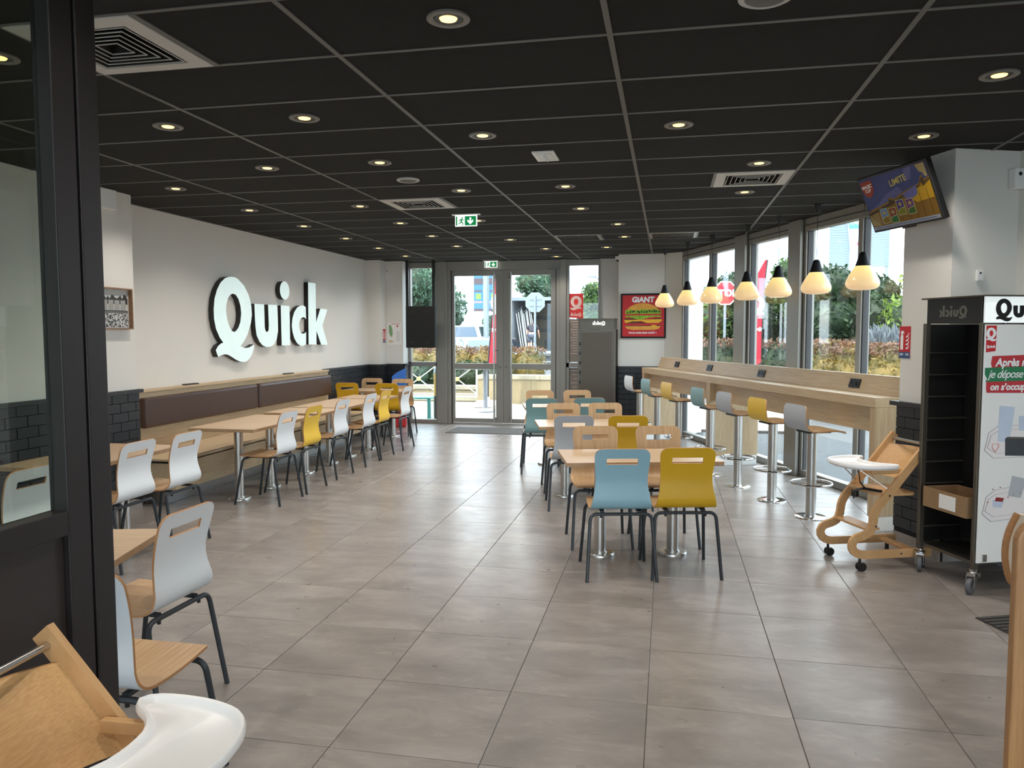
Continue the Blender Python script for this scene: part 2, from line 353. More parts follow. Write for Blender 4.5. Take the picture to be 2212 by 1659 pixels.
# ------------------------------------------------------------------ ceiling: suspended grid with dark fibre boards
ce = struct('ceiling', MB().prism(clip([(-5.3, -4.7), (7.4, -4.7), (7.4, 13.3), (-5.3, 13.3)], CN, SN, 5.0), H+.05, H+.30), mat('slab', (30, 30, 30), .9))
CX, CY, CSX, CSY = -1.4491, 3.2856, 1.2, .5889
VENTS = {(-1, -1): 'L', (-1, 6): 'L', (1, 5): 'R', (0, 11): 'L', (1, 11): 'L'}     # (col,row) -> half taken by a grille
cfull = MB().box(-CSX/2+.004, CSX/2-.004, -CSY/2+.004, CSY/2-.004, .004, .02).mesh('ceiling_board', M_CEIL)
crest = MB()
for j in range(-13, 17):
    for i in range(-3, 7):
        cx, cy = CX+CSX*(i+.5), CY+CSY*(j+.5)
        if (i, j) in VENTS:
            s = VENTS[(i, j)]; P = rect(cx, cx+CSX/2-.004, cy-CSY/2, cy+CSY/2) if s == 'L' else rect(cx-CSX/2, cx, cy-CSY/2, cy+CSY/2)
        else: P = rect(cx-CSX/2+.004, cx+CSX/2-.004, cy-CSY/2+.004, cy+CSY/2-.004)
        P = [(max(x, -5.04), y) for x, y in P]
        a0 = area(P); P = room_clip(P, 4.64)
        if len(P) < 3 or area(P) < .004: continue
        if cy < .9: crest.prism(P, H+.004, H+.02); continue
        if (i, j) not in VENTS and abs(area(P)-a0) < 1e-6 and P[0][0] > -5.03: link('ceiling_board', cfull, ce, (cx, cy, H))
        else: MB().prism([(x-cx, y-cy) for x, y in P], .004, .02).build('ceiling_board', M_CEIL, ce, loc=(cx, cy, H))
o = crest.build('ceiling_boards_beyond', M_CEIL, ce); o['kind'] = 'stuff'
for i in range(-3, 6):                         # main runners
    x = CX+CSX*i
    P = room_clip(rect(x-.012, x+.012, -4.5, 13.0), 4.64)
    if len(P) > 2: MB().prism(P, H-.001, H+.004).build('ceiling_runner', M_TEE, ce)
for j in range(-13, 17):                       # cross tees
    y = CY+CSY*j
    P = room_clip(rect(-5.04, 7, y-.010, y+.010), 4.64)
    if len(P) > 2: MB().prism(P, H+.0005, H+.004).build('ceiling_cross_tee', M_TEE, ce)
for (i, j), s in VENTS.items():
    x = CX+CSX*(i+.5); y = CY+CSY*j
    MB().box(x-.012, x+.012, y, y+CSY, H-.001, H+.004).build('ceiling_cross_tee', M_TEE, ce)

# ------------------------------------------------------------------ walls
struct('wall_left', MB().box(-5.25, -5.045, 6.0, 12.45, 0, H+.05), M_WALL)
struct('wall_left_near', MB().box(-5.25, -4.735, -4.5, 6.15, 0, H+.05), M_WALL)
struct('wall_left_corner', MB().box(-5.25, -4.80, 12.40, 13.2, 0, H+.05), M_WALL)
struct('wall_far_left', MB().box(-4.81, -4.50, 12.68, 13.1, 0, H+.05), M_WALL)
struct('wall_far_middle', MB().box(-1.12, -.70, 12.99, 13.15, 0, H+.05), M_WALL)
A, B = (-.05, 12.35), (.247, 12.171)
struct('wall_far_right', MB().prism([(-.775, 12.35), A, B, (.55, 12.6), (.55, 13.15), (-.775, 13.15)], 0, H+.05), M_WALL)
pil = struct('wall_right_pillar', MB().prism([(3.85, 4.67), (4.35, 4.67), (4.9, 4.67), (4.9, 5.16), (3.85, 5.16)], 0, H+.05), M_WALL, rz=TH)
struct('wall_right', MB().box(4.35, 4.55, -6.5, 4.67, 0, H+.05), M_WALL, rz=TH)
YB = -2.6
struct('wall_back', MB().box(-5.25, 7, YB-.2, YB, 0, .25).box(-5.25, 7, YB-.2, YB, 2.70, H+.05), M_WALL)
wb = struct('added_fill_window', None, loc=(0, YB-.1, 0))  # unseen glazed front, added to bring daylight onto surfaces facing the camera
for x in (-5.0, -3.4, -1.8, -.2, 1.4, 3.0, 4.6, 6.2): MB().box(x-.04, x+.04, -.05, .05, .25, 2.70).build('mullion', M_ALU, wb)
for x in (-4.2, -2.6, -1.0, .6, 2.2, 3.8, 5.4): MB().box(x-.76, x+.76, -.004, .004, .25, 2.70).build('pane', M_GLASS, wb)

# brick-bond wainscots of black tiles
BW, BH, JT = .2, .0835, .005
bfull = MB().box(0, BW-JT, -.012, 0, 0, BH-JT).mesh('wall_tile', M_BRICK, bevel=.0025, bseg=1)
bhalf = {}
def wainscot(name, a, b, ztop=1.06, z0=.10, plinth=True, ledge=True, le0=0., le1=0.):
    # tiled strip on the vertical plane through a and b; the room lies to the right of a->b
    a, b = Vector((*a, 0)), Vector((*b, 0)); L = (b-a).length; rz = math.atan2((b-a).y, (b-a).x)
    o = struct(name, MB().box(0, L, -.010, .0, 0, ztop), M_JOINT, loc=a, rz=rz)
    rows = int((ztop-z0)/BH)
    for k in range(rows):
        z = ztop-.028-(k+1)*BH+JT; x = -BW/2 if k % 2 else 0.
        while x < L-.02:
            x0, x1 = max(x, 0), min(x+BW-JT, L)
            if x1-x0 > BW-JT-.001: link('wall_tile', bfull, o, (x0, -.010, z))
            elif x1-x0 > .012:
                w = round(x1-x0, 3)
                if w not in bhalf: bhalf[w] = MB().box(0, w, -.012, 0, 0, BH-JT).mesh('wall_tile', M_BRICK, bevel=.0025, bseg=1)
                link('wall_tile', bhalf[w], o, (x0, -.010, z))
            x += BW
    if plinth: MB().box(0, L, -.016, -.004, 0, z0).build('plinth', M_FLOOR, o)
    if ledge: MB().box(-le0, L+le1, -.045, .02, ztop-.028, ztop+.004).build('ledge', M_SLATE, o, bevel=.002)
    return o
wainscot('wainscot_left_near', (-4.735, 3.4), (-4.735, 6.15), 1.09, le1=.03)
wainscot('wainscot_left', (-5.045, 10.62), (-5.045, 12.40))
wainscot('wainscot_left_corner', (-5.045, 12.40), (-4.80, 12.40))
wainscot('wainscot_left_return', (-4.80, 12.40), (-4.80, 12.68))
wainscot('wainscot_far_left', (-4.80, 12.68), (-4.50, 12.68))
wainscot('wainscot_far_left_reveal', (-4.50, 12.68), (-4.50, 13.0))
wainscot('wainscot_far_right', (-.775, 12.35), A)
wainscot('wainscot_far_right_corner', A, B)
wainscot('wainscot_far_right_side', (-.775, 12.99), (-.775, 12.35))
p0 = RS(3.85, 5.16); p1 = RS(3.85, 4.67); p2 = RS(4.35, 4.67); p3 = RS(4.35, 5.16)
wainscot('wainscot_pillar', p0[:2], p1[:2], 1.08, le0=.05, le1=.04)
wainscot('wainscot_pillar_front', p1[:2], p2[:2], 1.08)

# ------------------------------------------------------------------ window wall on the right (local x = outwards, y = along)
def bay(name, s0, s1, mull=None):
    w = struct(name, None, loc=RS(4.65, (s0+s1)/2), rz=TH); L = (s1-s0)/2
    def fr(nm, y0, y1, z0, z1, x0=-.05, x1=.05): return MB().box(x0, x1, y0, y1, z0, z1).build(nm, M_ALU, w, bevel=.004)
    fr('header', -L, L, 2.70, H); fr('sill', -L, L, 0, .075)
    MB().box(-.055, -.05, -L, L, 2.755, 2.765).build('header_groove', M_ALUD, w)
    fr('jamb', -L, -L+.045, .075, 2.70); fr('jamb', L-.045, L, .075, 2.70)
    ys = [-L+.045]
    if mull is not None:
        m = mull-(s0+s1)/2; fr('mullion', m-.035, m+.035, .075, 2.70); ys += [m-.035, m+.035]
    ys.append(L-.045)
    for a, b in zip(ys[::2], ys[1::2]):
        for e in (a, b-.012):
            MB().box(-.03, .03, e, e+.012, .075, 2.70).build('gasket', M_ALUD, w)
        MB().box(-.004, .004, a, b, .075, 2.70).build('pane', M_GLASS, w)
    return w
bay('window_1', 5.16, 7.80, 6.80); bay('window_2', 8.05, 9.09); bay('window_3', 9.37, 11.22, 10.22)
for k, (a, b) in enumerate(((7.80, 8.05), (9.09, 9.37))):
    o = struct('trim_%d' % (k+1), MB().box(-.10, .09, a-(a+b)/2, b-(a+b)/2, 0, H), M_ALU, loc=RS(4.65, (a+b)/2), rz=TH, bevel=.006)
    for y in (a-(a+b)/2-.004, b-(a+b)/2-.004): MB().box(-.06, -.045, y, y+.008, .0, H).build('shadow_gap', M_ALUD, o)

# ------------------------------------------------------------------ entrance front at the far end
FYY = 13.0
def fwin(name, x0, x1, zb=(1.01, 1.09)):
    w = struct(name, None, loc=((x0+x1)/2, FYY, 0)); L = (x1-x0)/2
    def fr(nm, a, b, z0, z1): return MB().box(a, b, -.05, .05, z0, z1).build(nm, M_ALU, w, bevel=.004)
    fr('header', -L, L, 2.73, H); fr('sill', -L, L, 0, .07); fr('transom', -L, L, *zb)
    fr('jamb', -L, -L+.05, .07, 2.73); fr('jamb', L-.03, L, .07, 2.73)
    MB().box(-L+.05, L-.03, -.004, .004, zb[1], 2.73).build('pane', M_GLASS, w); MB().box(-L+.05, L-.03, -.004, .004, .07, zb[0]).build('pane', M_GLASS, w)
    return w
fwin('window_4', -4.50, -3.965); w5 = fwin('window_5', -1.686, -1.12)
struct('trim_3', MB().box(-.0925, .0925, -.09, .09, 0, H), M_ALU, loc=(-3.8725, FYY, 0), bevel=.006)
struct('trim_4', MB().box(-.052, .052, -.09, .09, 0, H), M_ALU, loc=(-1.738, FYY, 0), bevel=.006)
dr = struct('door_1', None, loc=(-2.785, FYY, 0))
MB().box(-.995, .995, -.06, .06, 2.68, H).build('door_header', M_ALU, dr, bevel=.004)
for sx in (-1, 1):
    MB().box(min(sx*.995, sx*.93), max(sx*.995, sx*.93), -.06, .06, 0, 2.68).build('door_jamb', M_ALU, dr, bevel=.004)
    MB().box(min(sx*.93, sx*.915), max(sx*.93, sx*.915), -.045, .03, 0, 2.68).build('door_gap', M_ALUD, dr)
MB().box(-.93, .93, -.04, .05, 0, .025).build('threshold', M_STEEL, dr)
for sx in (-1, 1):                             # two leaves, each with rails, panes and a pull bar
    L0, L1 = sx*.002, sx*.914
    def lf(a, b, z0, z1, y0=-.028, y1=.028): return MB().box(min(a, b), max(a, b), y0, y1, z0, z1)
    io = .83 if sx > 0 else -.87
    leaf = lf(io, L1, .03, 2.679).build('door_leaf', M_ALU, dr, bevel=.003)
    lf(L0, sx*.13, .03, 2.679).build('stile', M_ALU, leaf, bevel=.003)
    lf(sx*.13, io, 2.585, 2.679).build('rail', M_ALU, leaf, bevel=.003); lf(sx*.13, io, .968, 1.066).build('rail', M_ALU, leaf, bevel=.003); lf(sx*.13, io, .03, .105).build('rail', M_ALU, leaf, bevel=.003)
    lf(sx*.13, io, 1.066, 2.585, -.004, .004).build('pane', M_GLASS, leaf); lf(sx*.13, io, .105, .968, -.004, .004).build('pane', M_GLASS, leaf)
    hb = MB().tube([(sx*.150, -.085, .05), (sx*.150, -.085, 2.64)], .018, 14)
    for z in (.12, 1.3, 2.55): hb.tube([(sx*.10, -.02, z), (sx*.150, -.085, z)], .011, 8)
    hb.build('pull_bar', M_STEEL, leaf, smooth=True)
    lk = MB().cyl((sx*.05, -.05, 1.01), (sx*.05, -.02, 1.01), .014, 12); lk.build('lock', M_STEELD, leaf, smooth=True)
MB().box(.80, .99, -.10, -.05, 2.662, 2.69).build('door_closer', M_STEELD, dr)

# ------------------------------------------------------------------ dark glazed partition beside the camera
pt = struct('door_2', None, loc=(-1.55, 1.838, 0))
def pb(nm, y0, y1, z0, z1, x0=-.06, x1=0., m=M_BROWNFRAME): return MB().box(x0, x1, y0, y1, z0, z1).build(nm, m, pt, bevel=.003)
pb('post', -.02, .055, 0, H); pb('stile', -.105, -.026, 0, H, -.06, -.004); MB().box(-.05, -.012, -.03, -.018, 0, H).build('groove', M_BLACKM, pt)
pb('rail', -1.9, -.105, 1.065, 1.13, -.06, -.004); pb('lower_panel', -1.9, -.105, .10, 1.065, -.045, -.022, M_DARKP); pb('bottom_rail', -1.9, -.105, 0, .10, -.06, -.004)
pb('head_rail', -1.9, -.105, 2.78, H, -.06, -.004)
MB().box(-.050, -.044, -1.9, -.105, 1.13, 2.78).build('pane', M_GLASSP, pt)

# ------------------------------------------------------------------ banquette along the left wall
bq = thing('banquette', 'long oak banquette with brown padded back panels below the lit wall sign', 'bench', (-4.70, 8.5, 0))
def bqb(nm, x0, x1, y0, y1, z0, z1, m, bev=.003): return MB().box(x0+4.70, x1+4.70, y0-8.5, y1-8.5, z0, z1).build(nm, m, bq, bevel=bev)
bqb('plinth', -5.0, -4.58, 6.32, 10.55, 0, .15, M_STEEL); bqb('front_panel', -4.93, -4.40, 6.20, 10.60, .15, .405, M_OAKY)
bqb('shadow_gap', -4.93, -4.42, 6.22, 10.58, .405, .425, M_BLACKM); bqb('seat_board', -4.945, -4.36, 6.18, 10.62, .425, .45, M_OAKY, .006)
for y0, y1 in ((6.18, 8.50), (8.503, 10.62)): bqb('back_panel', -5.035, -4.95, y0, y1, .15, 1.03, M_OAKY, .002)
for y0, y1 in ((6.18, 8.50), (8.503, 10.62)): bqb('ledge', -5.04, -4.93, y0, y1, 1.03, 1.055, M_OAKY, .003)
for y0, y1 in ((6.42, 8.485), (8.515, 10.57)): bqb('back_cushion', -4.95, -4.86, y0, y1, .69, .985, M_LEATHER, .03)
for y in (7.30, 9.45): bqb('socket_cover', -5.0, -4.945, y-.11, y+.11, 1.055, 1.068, M_BLACK, .003)

# ------------------------------------------------------------------ tables
def table(label, c, rz, L, D, poles, group=None, zt=.72):
    t = thing('table', label, 'table', (c[0], c[1], 0), rz, group)
    MB().box(-L/2, L/2, -D/2, D/2, zt-.030, zt-.002, 0).build('table_edge', M_TABE, t, bevel=.002)
    MB().box(-L/2, L/2, -D/2, D/2, zt-.002, zt).build('table_top', M_TABW, t)
    for x, y in poles:
        MB().lathe([(.042, .02), (.042, zt-.038)], 24, c=(x, y)).build('pole', M_STEEL, t, smooth=True)
        MB().lathe([(.105, 0), (.105, .016), (.100, .022), (.052, .022), (.052, .03), (.042, .03)], 28, c=(x, y)).build('base_plate', M_STEEL, t, smooth=True)
        MB().box(x-.09, x+.09, y-.09, y+.09, zt-.038, zt-.030).build('mounting_plate', M_BLACK, t)
    return t
R14 = math.radians(14)
table('oak table with the pale blue and the mustard chair drawn up to it', (-.206, 5.53), R14, 1.08, .6, ((-.265, 0), (.265, 0)))
table('oak table with the grey and the mustard chair drawn up to it', (-.717, 7.466), R14, 1.08, .6, ((-.265, 0), (.265, 0)))
table('oak table with the two sage green chairs drawn up to it', (-1.175, 9.229), R14, 1.08, .6, ((-.265, 0), (.265, 0)))
table('first long banquette table, with a white and a yellow chair', (-4.035, 6.95), 0, .67, 1.2, ((0, -.30), (0, .29)))
table('short banquette table with a single white chair, second along the bench', (-4.05, 8.05), 0, .67, .6, ((0, 0),))
table('long banquette table between the two short ones', (-4.06, 9.0), 0, .67, 1.18, ((0, -.28), (0, .28)))
table('short banquette table at the far end of the bench, by the tiled wall', (-4.06, 9.95), 0, .67, .6, ((0, 0),))
table('oak table in the tiled corner between two mustard and two oak chairs', (-4.42, 11.22), 0, 1.05, .6, ((-.26, 0), (.26, 0)))
table('oak table with white chairs in front of the black tiled wall', (-4.06, 4.80), 0, .62, 1.10, ((0, -.28), (0, .28)))
table('oak table half hidden behind the dark glazed partition', (-2.70, 2.60), R14, 1.15, .6, ((-.28, 0), (.28, 0)))

# ------------------------------------------------------------------ bent plywood shells
def shell(prof, arcs, wf, slot=None, th=.010, split=None, inner=.1):
    P, L = spline(prof, arcs); n = len(P); T = np.gradient(P, axis=0); T /= np.linalg.norm(T, axis=1)[:, None]
    N = np.stack([-T[:, 1], T[:, 0]], 1)       # towards the sitter (profile runs down the back, then forward)
    rows = []
    for k in range(n):
        w = wf(arcs[k], L); xs = [-w, -(inner+(w-inner)*.5), -inner, -inner/2, 0, inner/2, inner, inner+(w-inner)*.5, w]
        rows.append(xs)
    m = 9; vf = lambda k, c, s: (rows[k][c], P[k, 0]+N[k, 0]*th*s, P[k, 1]+N[k, 1]*th*s)
    out = []
    segs = [(0, n-1)] if split is None else [(0, split), (split, n-1)]
    for a, b in segs:
        mb = MB(); V = {}; cells = set()
        for k in range(a, b):
            for c in range(m-1):
                if slot and slot[0] <= arcs[k] < slot[1] and 2 <= c <= 5: continue
                cells.add((k, c))
        def vi(k, c, s):
            if (k, c, s) not in V: V[(k, c, s)] = len(mb.v); mb.v.append(vf(k, c, s))
            return V[(k, c, s)]
        for k, c in cells:
            mb.f.append((vi(k, c, 1), vi(k+1, c, 1), vi(k+1, c+1, 1), vi(k, c+1, 1))); mb.m.append(0)
            mb.f.append((vi(k, c, 0), vi(k, c+1, 0), vi(k+1, c+1, 0), vi(k+1, c, 0))); mb.m.append(1)
            for dk, dc, e in ((-1, 0, ((k, c), (k, c+1))), (1, 0, ((k+1, c), (k+1, c+1))), (0, -1, ((k, c), (k+1, c))), (0, 1, ((k, c+1), (k+1, c+1)))):
                if (k+dk, c+dc) not in cells:
                    (k0, c0), (k1, c1) = e; mb.f.append((vi(k0, c0, 0), vi(k1, c1, 0), vi(k1, c1, 1), vi(k0, c0, 1))); mb.m.append(2)
        out.append(mb)
    return out
CH_PROF = [(-.235, .862), (-.212, .79), (-.190, .71), (-.180, .65), (-.186, .585), (-.198, .53), (-.188, .485), (-.145, .457), (-.06, .449), (.05, .450), (.14, .456), (.185, .458), (.205, .452)]
CH_ARCS = [0, .005, .014, .028, .045, .057, .068, .110, .125, .16, .20, .24, .28, .31, .34, .36, .38, .40, .42, .44, .47, .53, .60, .66, .71, .745, .768, .778]
def ch_w(a, L):
    w = float(np.interp(a, [0, .10, .20, .26, .33, .40, .47, .62, .80], [.180, .176, .168, .170, .184, .198, .200, .198, .188]))
    if a < .055: w -= .055-math.sqrt(max(0, .055**2-(.055-a)**2))
    e = L-a
    if e < .03: w -= .03-math.sqrt(max(0, .03**2-(.03-max(e, 0))**2))
    return w
SPL = 18
ch_cache = {}
def make_chair(label, loc, rz, back, group=None):
    t = thing('chair', label, 'chair', loc, rz, group)
    if 'legs' not in ch_cache:
        L = []
        for sx in (-1, 1):
            L.append(MB().tube(fillet([(sx*.225, -.232, 0), (sx*.198, -.165, .428), (sx*.10, -.165, .428)], .05, 5), .0115, 8).mesh('leg', M_TUBE, True))
            L.append(MB().tube(fillet([(sx*.225, .225, 0), (sx*.198, .15, .428), (sx*.10, .15, .428)], .05, 5), .0115, 8).mesh('leg', M_TUBE, True))
        rl = [MB().tube([(-.11, y, .428), (.11, y, .428)], .0113, 8).mesh('cross_rail', M_TUBE, True) for y in (-.165, .15)]
        sr = [MB().box(sx*.12-.012, sx*.12+.012, -.16, .15, .432, .446).mesh('side_rail', M_TUBE) for sx in (-1, 1)]
        bo = [MB().lathe([(.008, 0), (.008, .002), (.003, .004)], 10, c=(sx*.12, y)).mesh('bolt_head', M_CHROME) for sx in (-1, 1) for y in (-.11, .11)]
        ft = [MB().cyl((x, y, .405), (x, y, .43), .008, 8).mesh('bumper', M_BLACK) for x in (-.13, .13) for y in (-.165,)]
        ch_cache['legs'] = (L, rl, sr, bo, ft)
    if back.name not in ch_cache:
        a, b = shell(CH_PROF, CH_ARCS, ch_w, (.068, .11), split=SPL)
        ch_cache[back.name] = (a.mesh('backrest', [M_PLYW, back, M_PLYE], True), b.mesh('seat', [M_PLYW, back, M_PLYE], True))
    link('backrest', ch_cache[back.name][0], t); link('seat', ch_cache[back.name][1], t)
    L, rl, sr, bo, ft = ch_cache['legs']
    for m in L: link('leg', m, t)
    for m in rl: link('cross_rail', m, t)
    for m in sr: link('side_rail', m, t)
    for m in bo: link('bolt_head', m, t, (0, 0, .459))
    for m in ft: link('bumper', m, t)
    return t
def chair_top(label, top, heading, back, group=None):    # placed by the middle of its top edge; heading in degrees from +Y
    a = math.radians(heading); return make_chair(label, (top[0]-math.sin(a)*.235, top[1]+math.cos(a)*.235, 0), a, back, group)
G2 = 'oak chairs facing the entrance away from the banquette'
chair_top('pale blue backed plywood chair beside a mustard one', (-.268, 4.865), 12, M_BLUE)
chair_top('mustard backed plywood chair beside the pale blue one', (.142, 4.985), 12, M_YELLOW)
chair_top('oak chair across the table from the pale blue chair', (-.555, 6.03), 193, M_WHITE)
chair_top('oak chair across the table from the mustard chair that stands beside the pale blue one', (-.070, 6.13), 193, M_WHITE)
chair_top('grey backed plywood chair beside a mustard one', (-.805, 6.75), 12, M_GREY)
chair_top('mustard backed plywood chair beside the grey one', (-.330, 6.84), 12, M_YELLOW)
chair_top('oak chair across the table from the grey chair', (-1.066, 7.95), 193, M_WHITE)
chair_top('oak chair across the table from the mustard chair that stands beside the grey one', (-.638, 8.06), 193, M_WHITE)
chair_top('sage green backed chair in the middle row, further from the window counter', (-1.385, 8.50), 12, M_TEAL)
chair_top('sage green backed chair in the middle row, closer to the window counter', (-.855, 8.65), 12, M_TEAL)
chair_top('oak chair behind the sage green chairs, further from the tray trolley', (-1.60, 9.68), 193, M_WHITE)
chair_top('oak chair behind the sage green chairs, in front of the tray trolley', (-1.135, 9.80), 193, M_WHITE)
G = None
chair_top('white backed chair at the first banquette table, beside a yellow one', (-3.485, 6.64), 90, M_WHITE)
chair_top('yellow backed chair at the first banquette table', (-3.49, 7.19), 90, M_YELLOWL)
chair_top('white backed chair alone at the second banquette table', (-3.51, 7.94), 90, M_WHITE)
chair_top('white backed chair at the third banquette table, beside a yellow one', (-3.51, 8.76), 90, M_WHITE)
chair_top('yellow backed chair at the third banquette table', (-3.51, 9.27), 90, M_YELLOWL)
chair_top('white backed chair at the last banquette table, near the corner', (-3.49, 10.03), 90, M_WHITE)
chair_top('mustard backed chair at the corner table, against the tiled wall', (-4.66, 10.62), 2, M_YELLOW)
chair_top('mustard backed chair at the corner table, towards the aisle', (-4.03, 10.60), 2, M_YELLOW)
chair_top('oak chair at the corner table, against the tiled wall', (-4.72, 11.80), 182, M_WHITE)
chair_top('oak chair at the corner table, beside the entrance window', (-4.16, 11.70), 182, M_WHITE)
chair_top('white backed chair by the black tiled wall, between two other white ones', (-3.53, 4.60), 90, M_WHITE)
chair_top('white backed chair by the end of the banquette', (-3.49, 5.09), 90, M_WHITE)
chair_top('white backed chair seen through the partition glass', (-3.41, 3.58), 90, M_WHITE)
chair_top('large white backed chair at the head of the table behind the dark partition', (-1.965, 2.86), 88, M_WHITE)
chair_top('plywood chair with its oak seat showing beside the dark partition post', (-1.815, 2.02), 0, M_WHITE)

# ------------------------------------------------------------------ window counter and bar stools
ct = thing('window_counter', 'long oak bar counter with a raised socket board along the window wall', 'counter', RS(4.0, 8.2), TH)
def cb(nm, x0, x1, y0, y1, z0, z1, m, bev=.003): return MB().box(x0-4.0, x1-4.0, y0-8.2, y1-8.2, z0, z1).build(nm, m, ct, bevel=bev)
cb('worktop', 3.87, 4.135, 5.47, 10.95, 1.0, 1.08, M_OAKY)
cb('apron', 3.945, 3.97, 5.54, 10.88, .79, 1.0, M_OAKY)
for s0, s1, nd in ((5.47, 5.54, 4.40), (8.56, 8.66, 4.50), (10.87, 10.95, 4.45)):
    cb('leg_panel', 3.875, nd, s0, s1, .12, 1.0, M_OAKZ); cb('leg_base', 3.885, nd-.01, s0+.005, s1-.005, 0, .12, M_WPLAS)
up = MB(); q = [(4.115-4.0, 1.08), (4.165-4.0, 1.235), (4.205-4.0, 1.235), (4.165-4.0, 1.08)]
Mx = Matrix(((1, 0, 0, 0), (0, 0, -1, 0), (0, 1, 0, 0), (0, 0, 0, 1)))
up.prism(q, -(10.93-8.2), -(5.48-8.2), 0, Mx); up.build('socket_board', M_OAKY, ct, bevel=.002)
for s in (6.13, 7.81, 9.15, 10.23):
    tl = math.atan2(.05, .155); cN = (4.135+.002-4.0, s-8.2, 1.15)
    Ms = frame(cN, (0, -1, 0), (math.sin(tl), 0, math.cos(tl)), (-math.cos(tl), 0, math.sin(tl)))
    so = MB().box(-.075, .075, -.04, .04, -.002, .010); o = so.build('socket', M_BLACK, ct, bevel=.002); o.matrix_local = Ms
    for x in (-.036, .036):
        MB().lathe([(.029, .010), (.029, .0115), (.024, .0115), (.024, .010)], 20, c=(x, 0)).build('socket_ring', mat('socket_grey', (70, 70, 72), .4), o)

ST_PROF = [(-.165, .985), (-.172, .93), (-.172, .86), (-.160, .805), (-.125, .768), (-.06, .757), (.04, .762), (.13, .762), (.20, .750), (.235, .735)]
ST_ARCS = [0, .004, .012, .026, .05, .09, .13, .16, .185, .21, .235, .26, .30, .36, .42, .48, .52, .545, .556]
def st_w(a, L):
    w = float(np.interp(a, [0, .2, .3, .45, .56], [.175, .180, .185, .185, .178]))
    for e, rr in ((a, .045), (L-a, .05)):
        if e < rr: w -= rr-math.sqrt(max(0, rr*rr-(rr-max(e, 0))**2))
    return w
st_cache = {}
def stool(label, s, back):
    t = thing('bar_stool', label, 'stool', RS(3.67, s), TH-PI/2)       # faces the counter
    if back.name not in st_cache:
        P, L = spline(ST_PROF, 5); A = [a for a in ST_ARCS if a < L-.002]+[L]
        m0 = shell(ST_PROF, A, st_w, th=.011, inner=.09, split=11)
        st_cache[back.name] = (m0[0].mesh('backrest', [M_PLYW, back, M_PLYE], True), m0[1].mesh('seat', [M_PLYW, back, M_PLYE], True))
    if 'p' not in st_cache:
        ring = MB().tube([(.17*math.cos(2*PI*k/32), .17*math.sin(2*PI*k/32), .30) for k in range(33)], .009, 8)
        for k in range(3):
            a = 2*PI*k/3+.5; ring.tube([(.03*math.cos(a), .03*math.sin(a), .30), (.168*math.cos(a), .168*math.sin(a), .30)], .007, 8)
        st_cache['p'] = (MB().lathe([(.043, .01), (.043, .742)], 24).mesh('column', M_STEEL, True),
                         MB().lathe([(.135, 0), (.135, .006), (.128, .010), (.050, .010), (.050, .018), (.043, .018)], 32).mesh('base_plate', M_CHROME, True),
                         ring.mesh('foot_ring', M_CHROME, True), MB().box(-.09, .09, -.10, .12, .742, .757).mesh('seat_plate', M_BLACK),
                         [MB().lathe([(.008, .770), (.008, .773), (.003, .775)], 10, c=(x, y)).mesh('bolt_head', M_CHROME) for x in (-.07, .07) for y in (-.03, .08)])
    c, b, rg, pl, bo = st_cache['p']
    link('backrest', st_cache[back.name][0], t); link('seat', st_cache[back.name][1], t)
    link('column', c, t); link('base_plate', b, t); link('foot_ring', rg, t); link('seat_plate', pl, t)
    for m in bo: link('bolt_head', m, t)
    return t
stool('light grey bar stool next to the wooden high chair', 6.02, M_GREY)
stool('yellow bar stool between two light grey ones', 6.69, M_YELLOWL)
stool('light grey bar stool between a yellow and a sage one', 7.40, M_GREY)
stool('sage bar stool between a light grey and a yellow one', 8.07, M_TEAL)
stool('yellow bar stool between two sage ones', 9.01, M_YELLOWL)
stool('sage bar stool between a yellow and a white one', 9.76, M_TEAL)
stool('white bar stool at the far end of the window counter', 10.47, M_WHITE)

# ------------------------------------------------------------------ pendant lamps over the counter
def opal():
    m, t, b = nodes('opal_glass'); b.inputs['Base Color'].default_value = (*lin((226, 190, 138)), 1); b.inputs['Roughness'].default_value = .25
    tcn = t.nodes.new('ShaderNodeTexCoord'); sp = t.nodes.new('ShaderNodeSeparateXYZ'); t.links.new(tcn.outputs['Object'], sp.inputs[0])
    mr = t.nodes.new('ShaderNodeMapRange'); mr.inputs[1].default_value = -.86; mr.inputs[2].default_value = -.64; t.links.new(sp.outputs['Z'], mr.inputs[0])
    rr = t.nodes.new('ShaderNodeValToRGB'); e = rr.color_ramp.elements; e[0].position = .15; e[0].color = (*lin((240, 205, 160)), 1); e[1].position = .95; e[1].color = (*lin((255, 226, 140)), 1)
    t.links.new(mr.outputs[0], rr.inputs[0]); t.links.new(rr.outputs[0], b.inputs['Emission Color'])
    m2 = t.nodes.new('ShaderNodeMapRange'); m2.inputs[3].default_value = .55*PENDANT_E/1.6; m2.inputs[4].default_value = 1.1*PENDANT_E/1.6; t.links.new(mr.outputs[0], m2.inputs[0])
    t.links.new(m2.outputs[0], b.inputs['Emission Strength']); return m     # bulb light painted as emission, brighter towards the neck; no bulb inside
M_OPAL = opal(); pn = None
names = ['closest to the television', 'second from the television', 'third from the television', 'midway along the window counter', 'third from the burger poster', 'second from the burger poster', 'in front of the burger poster']
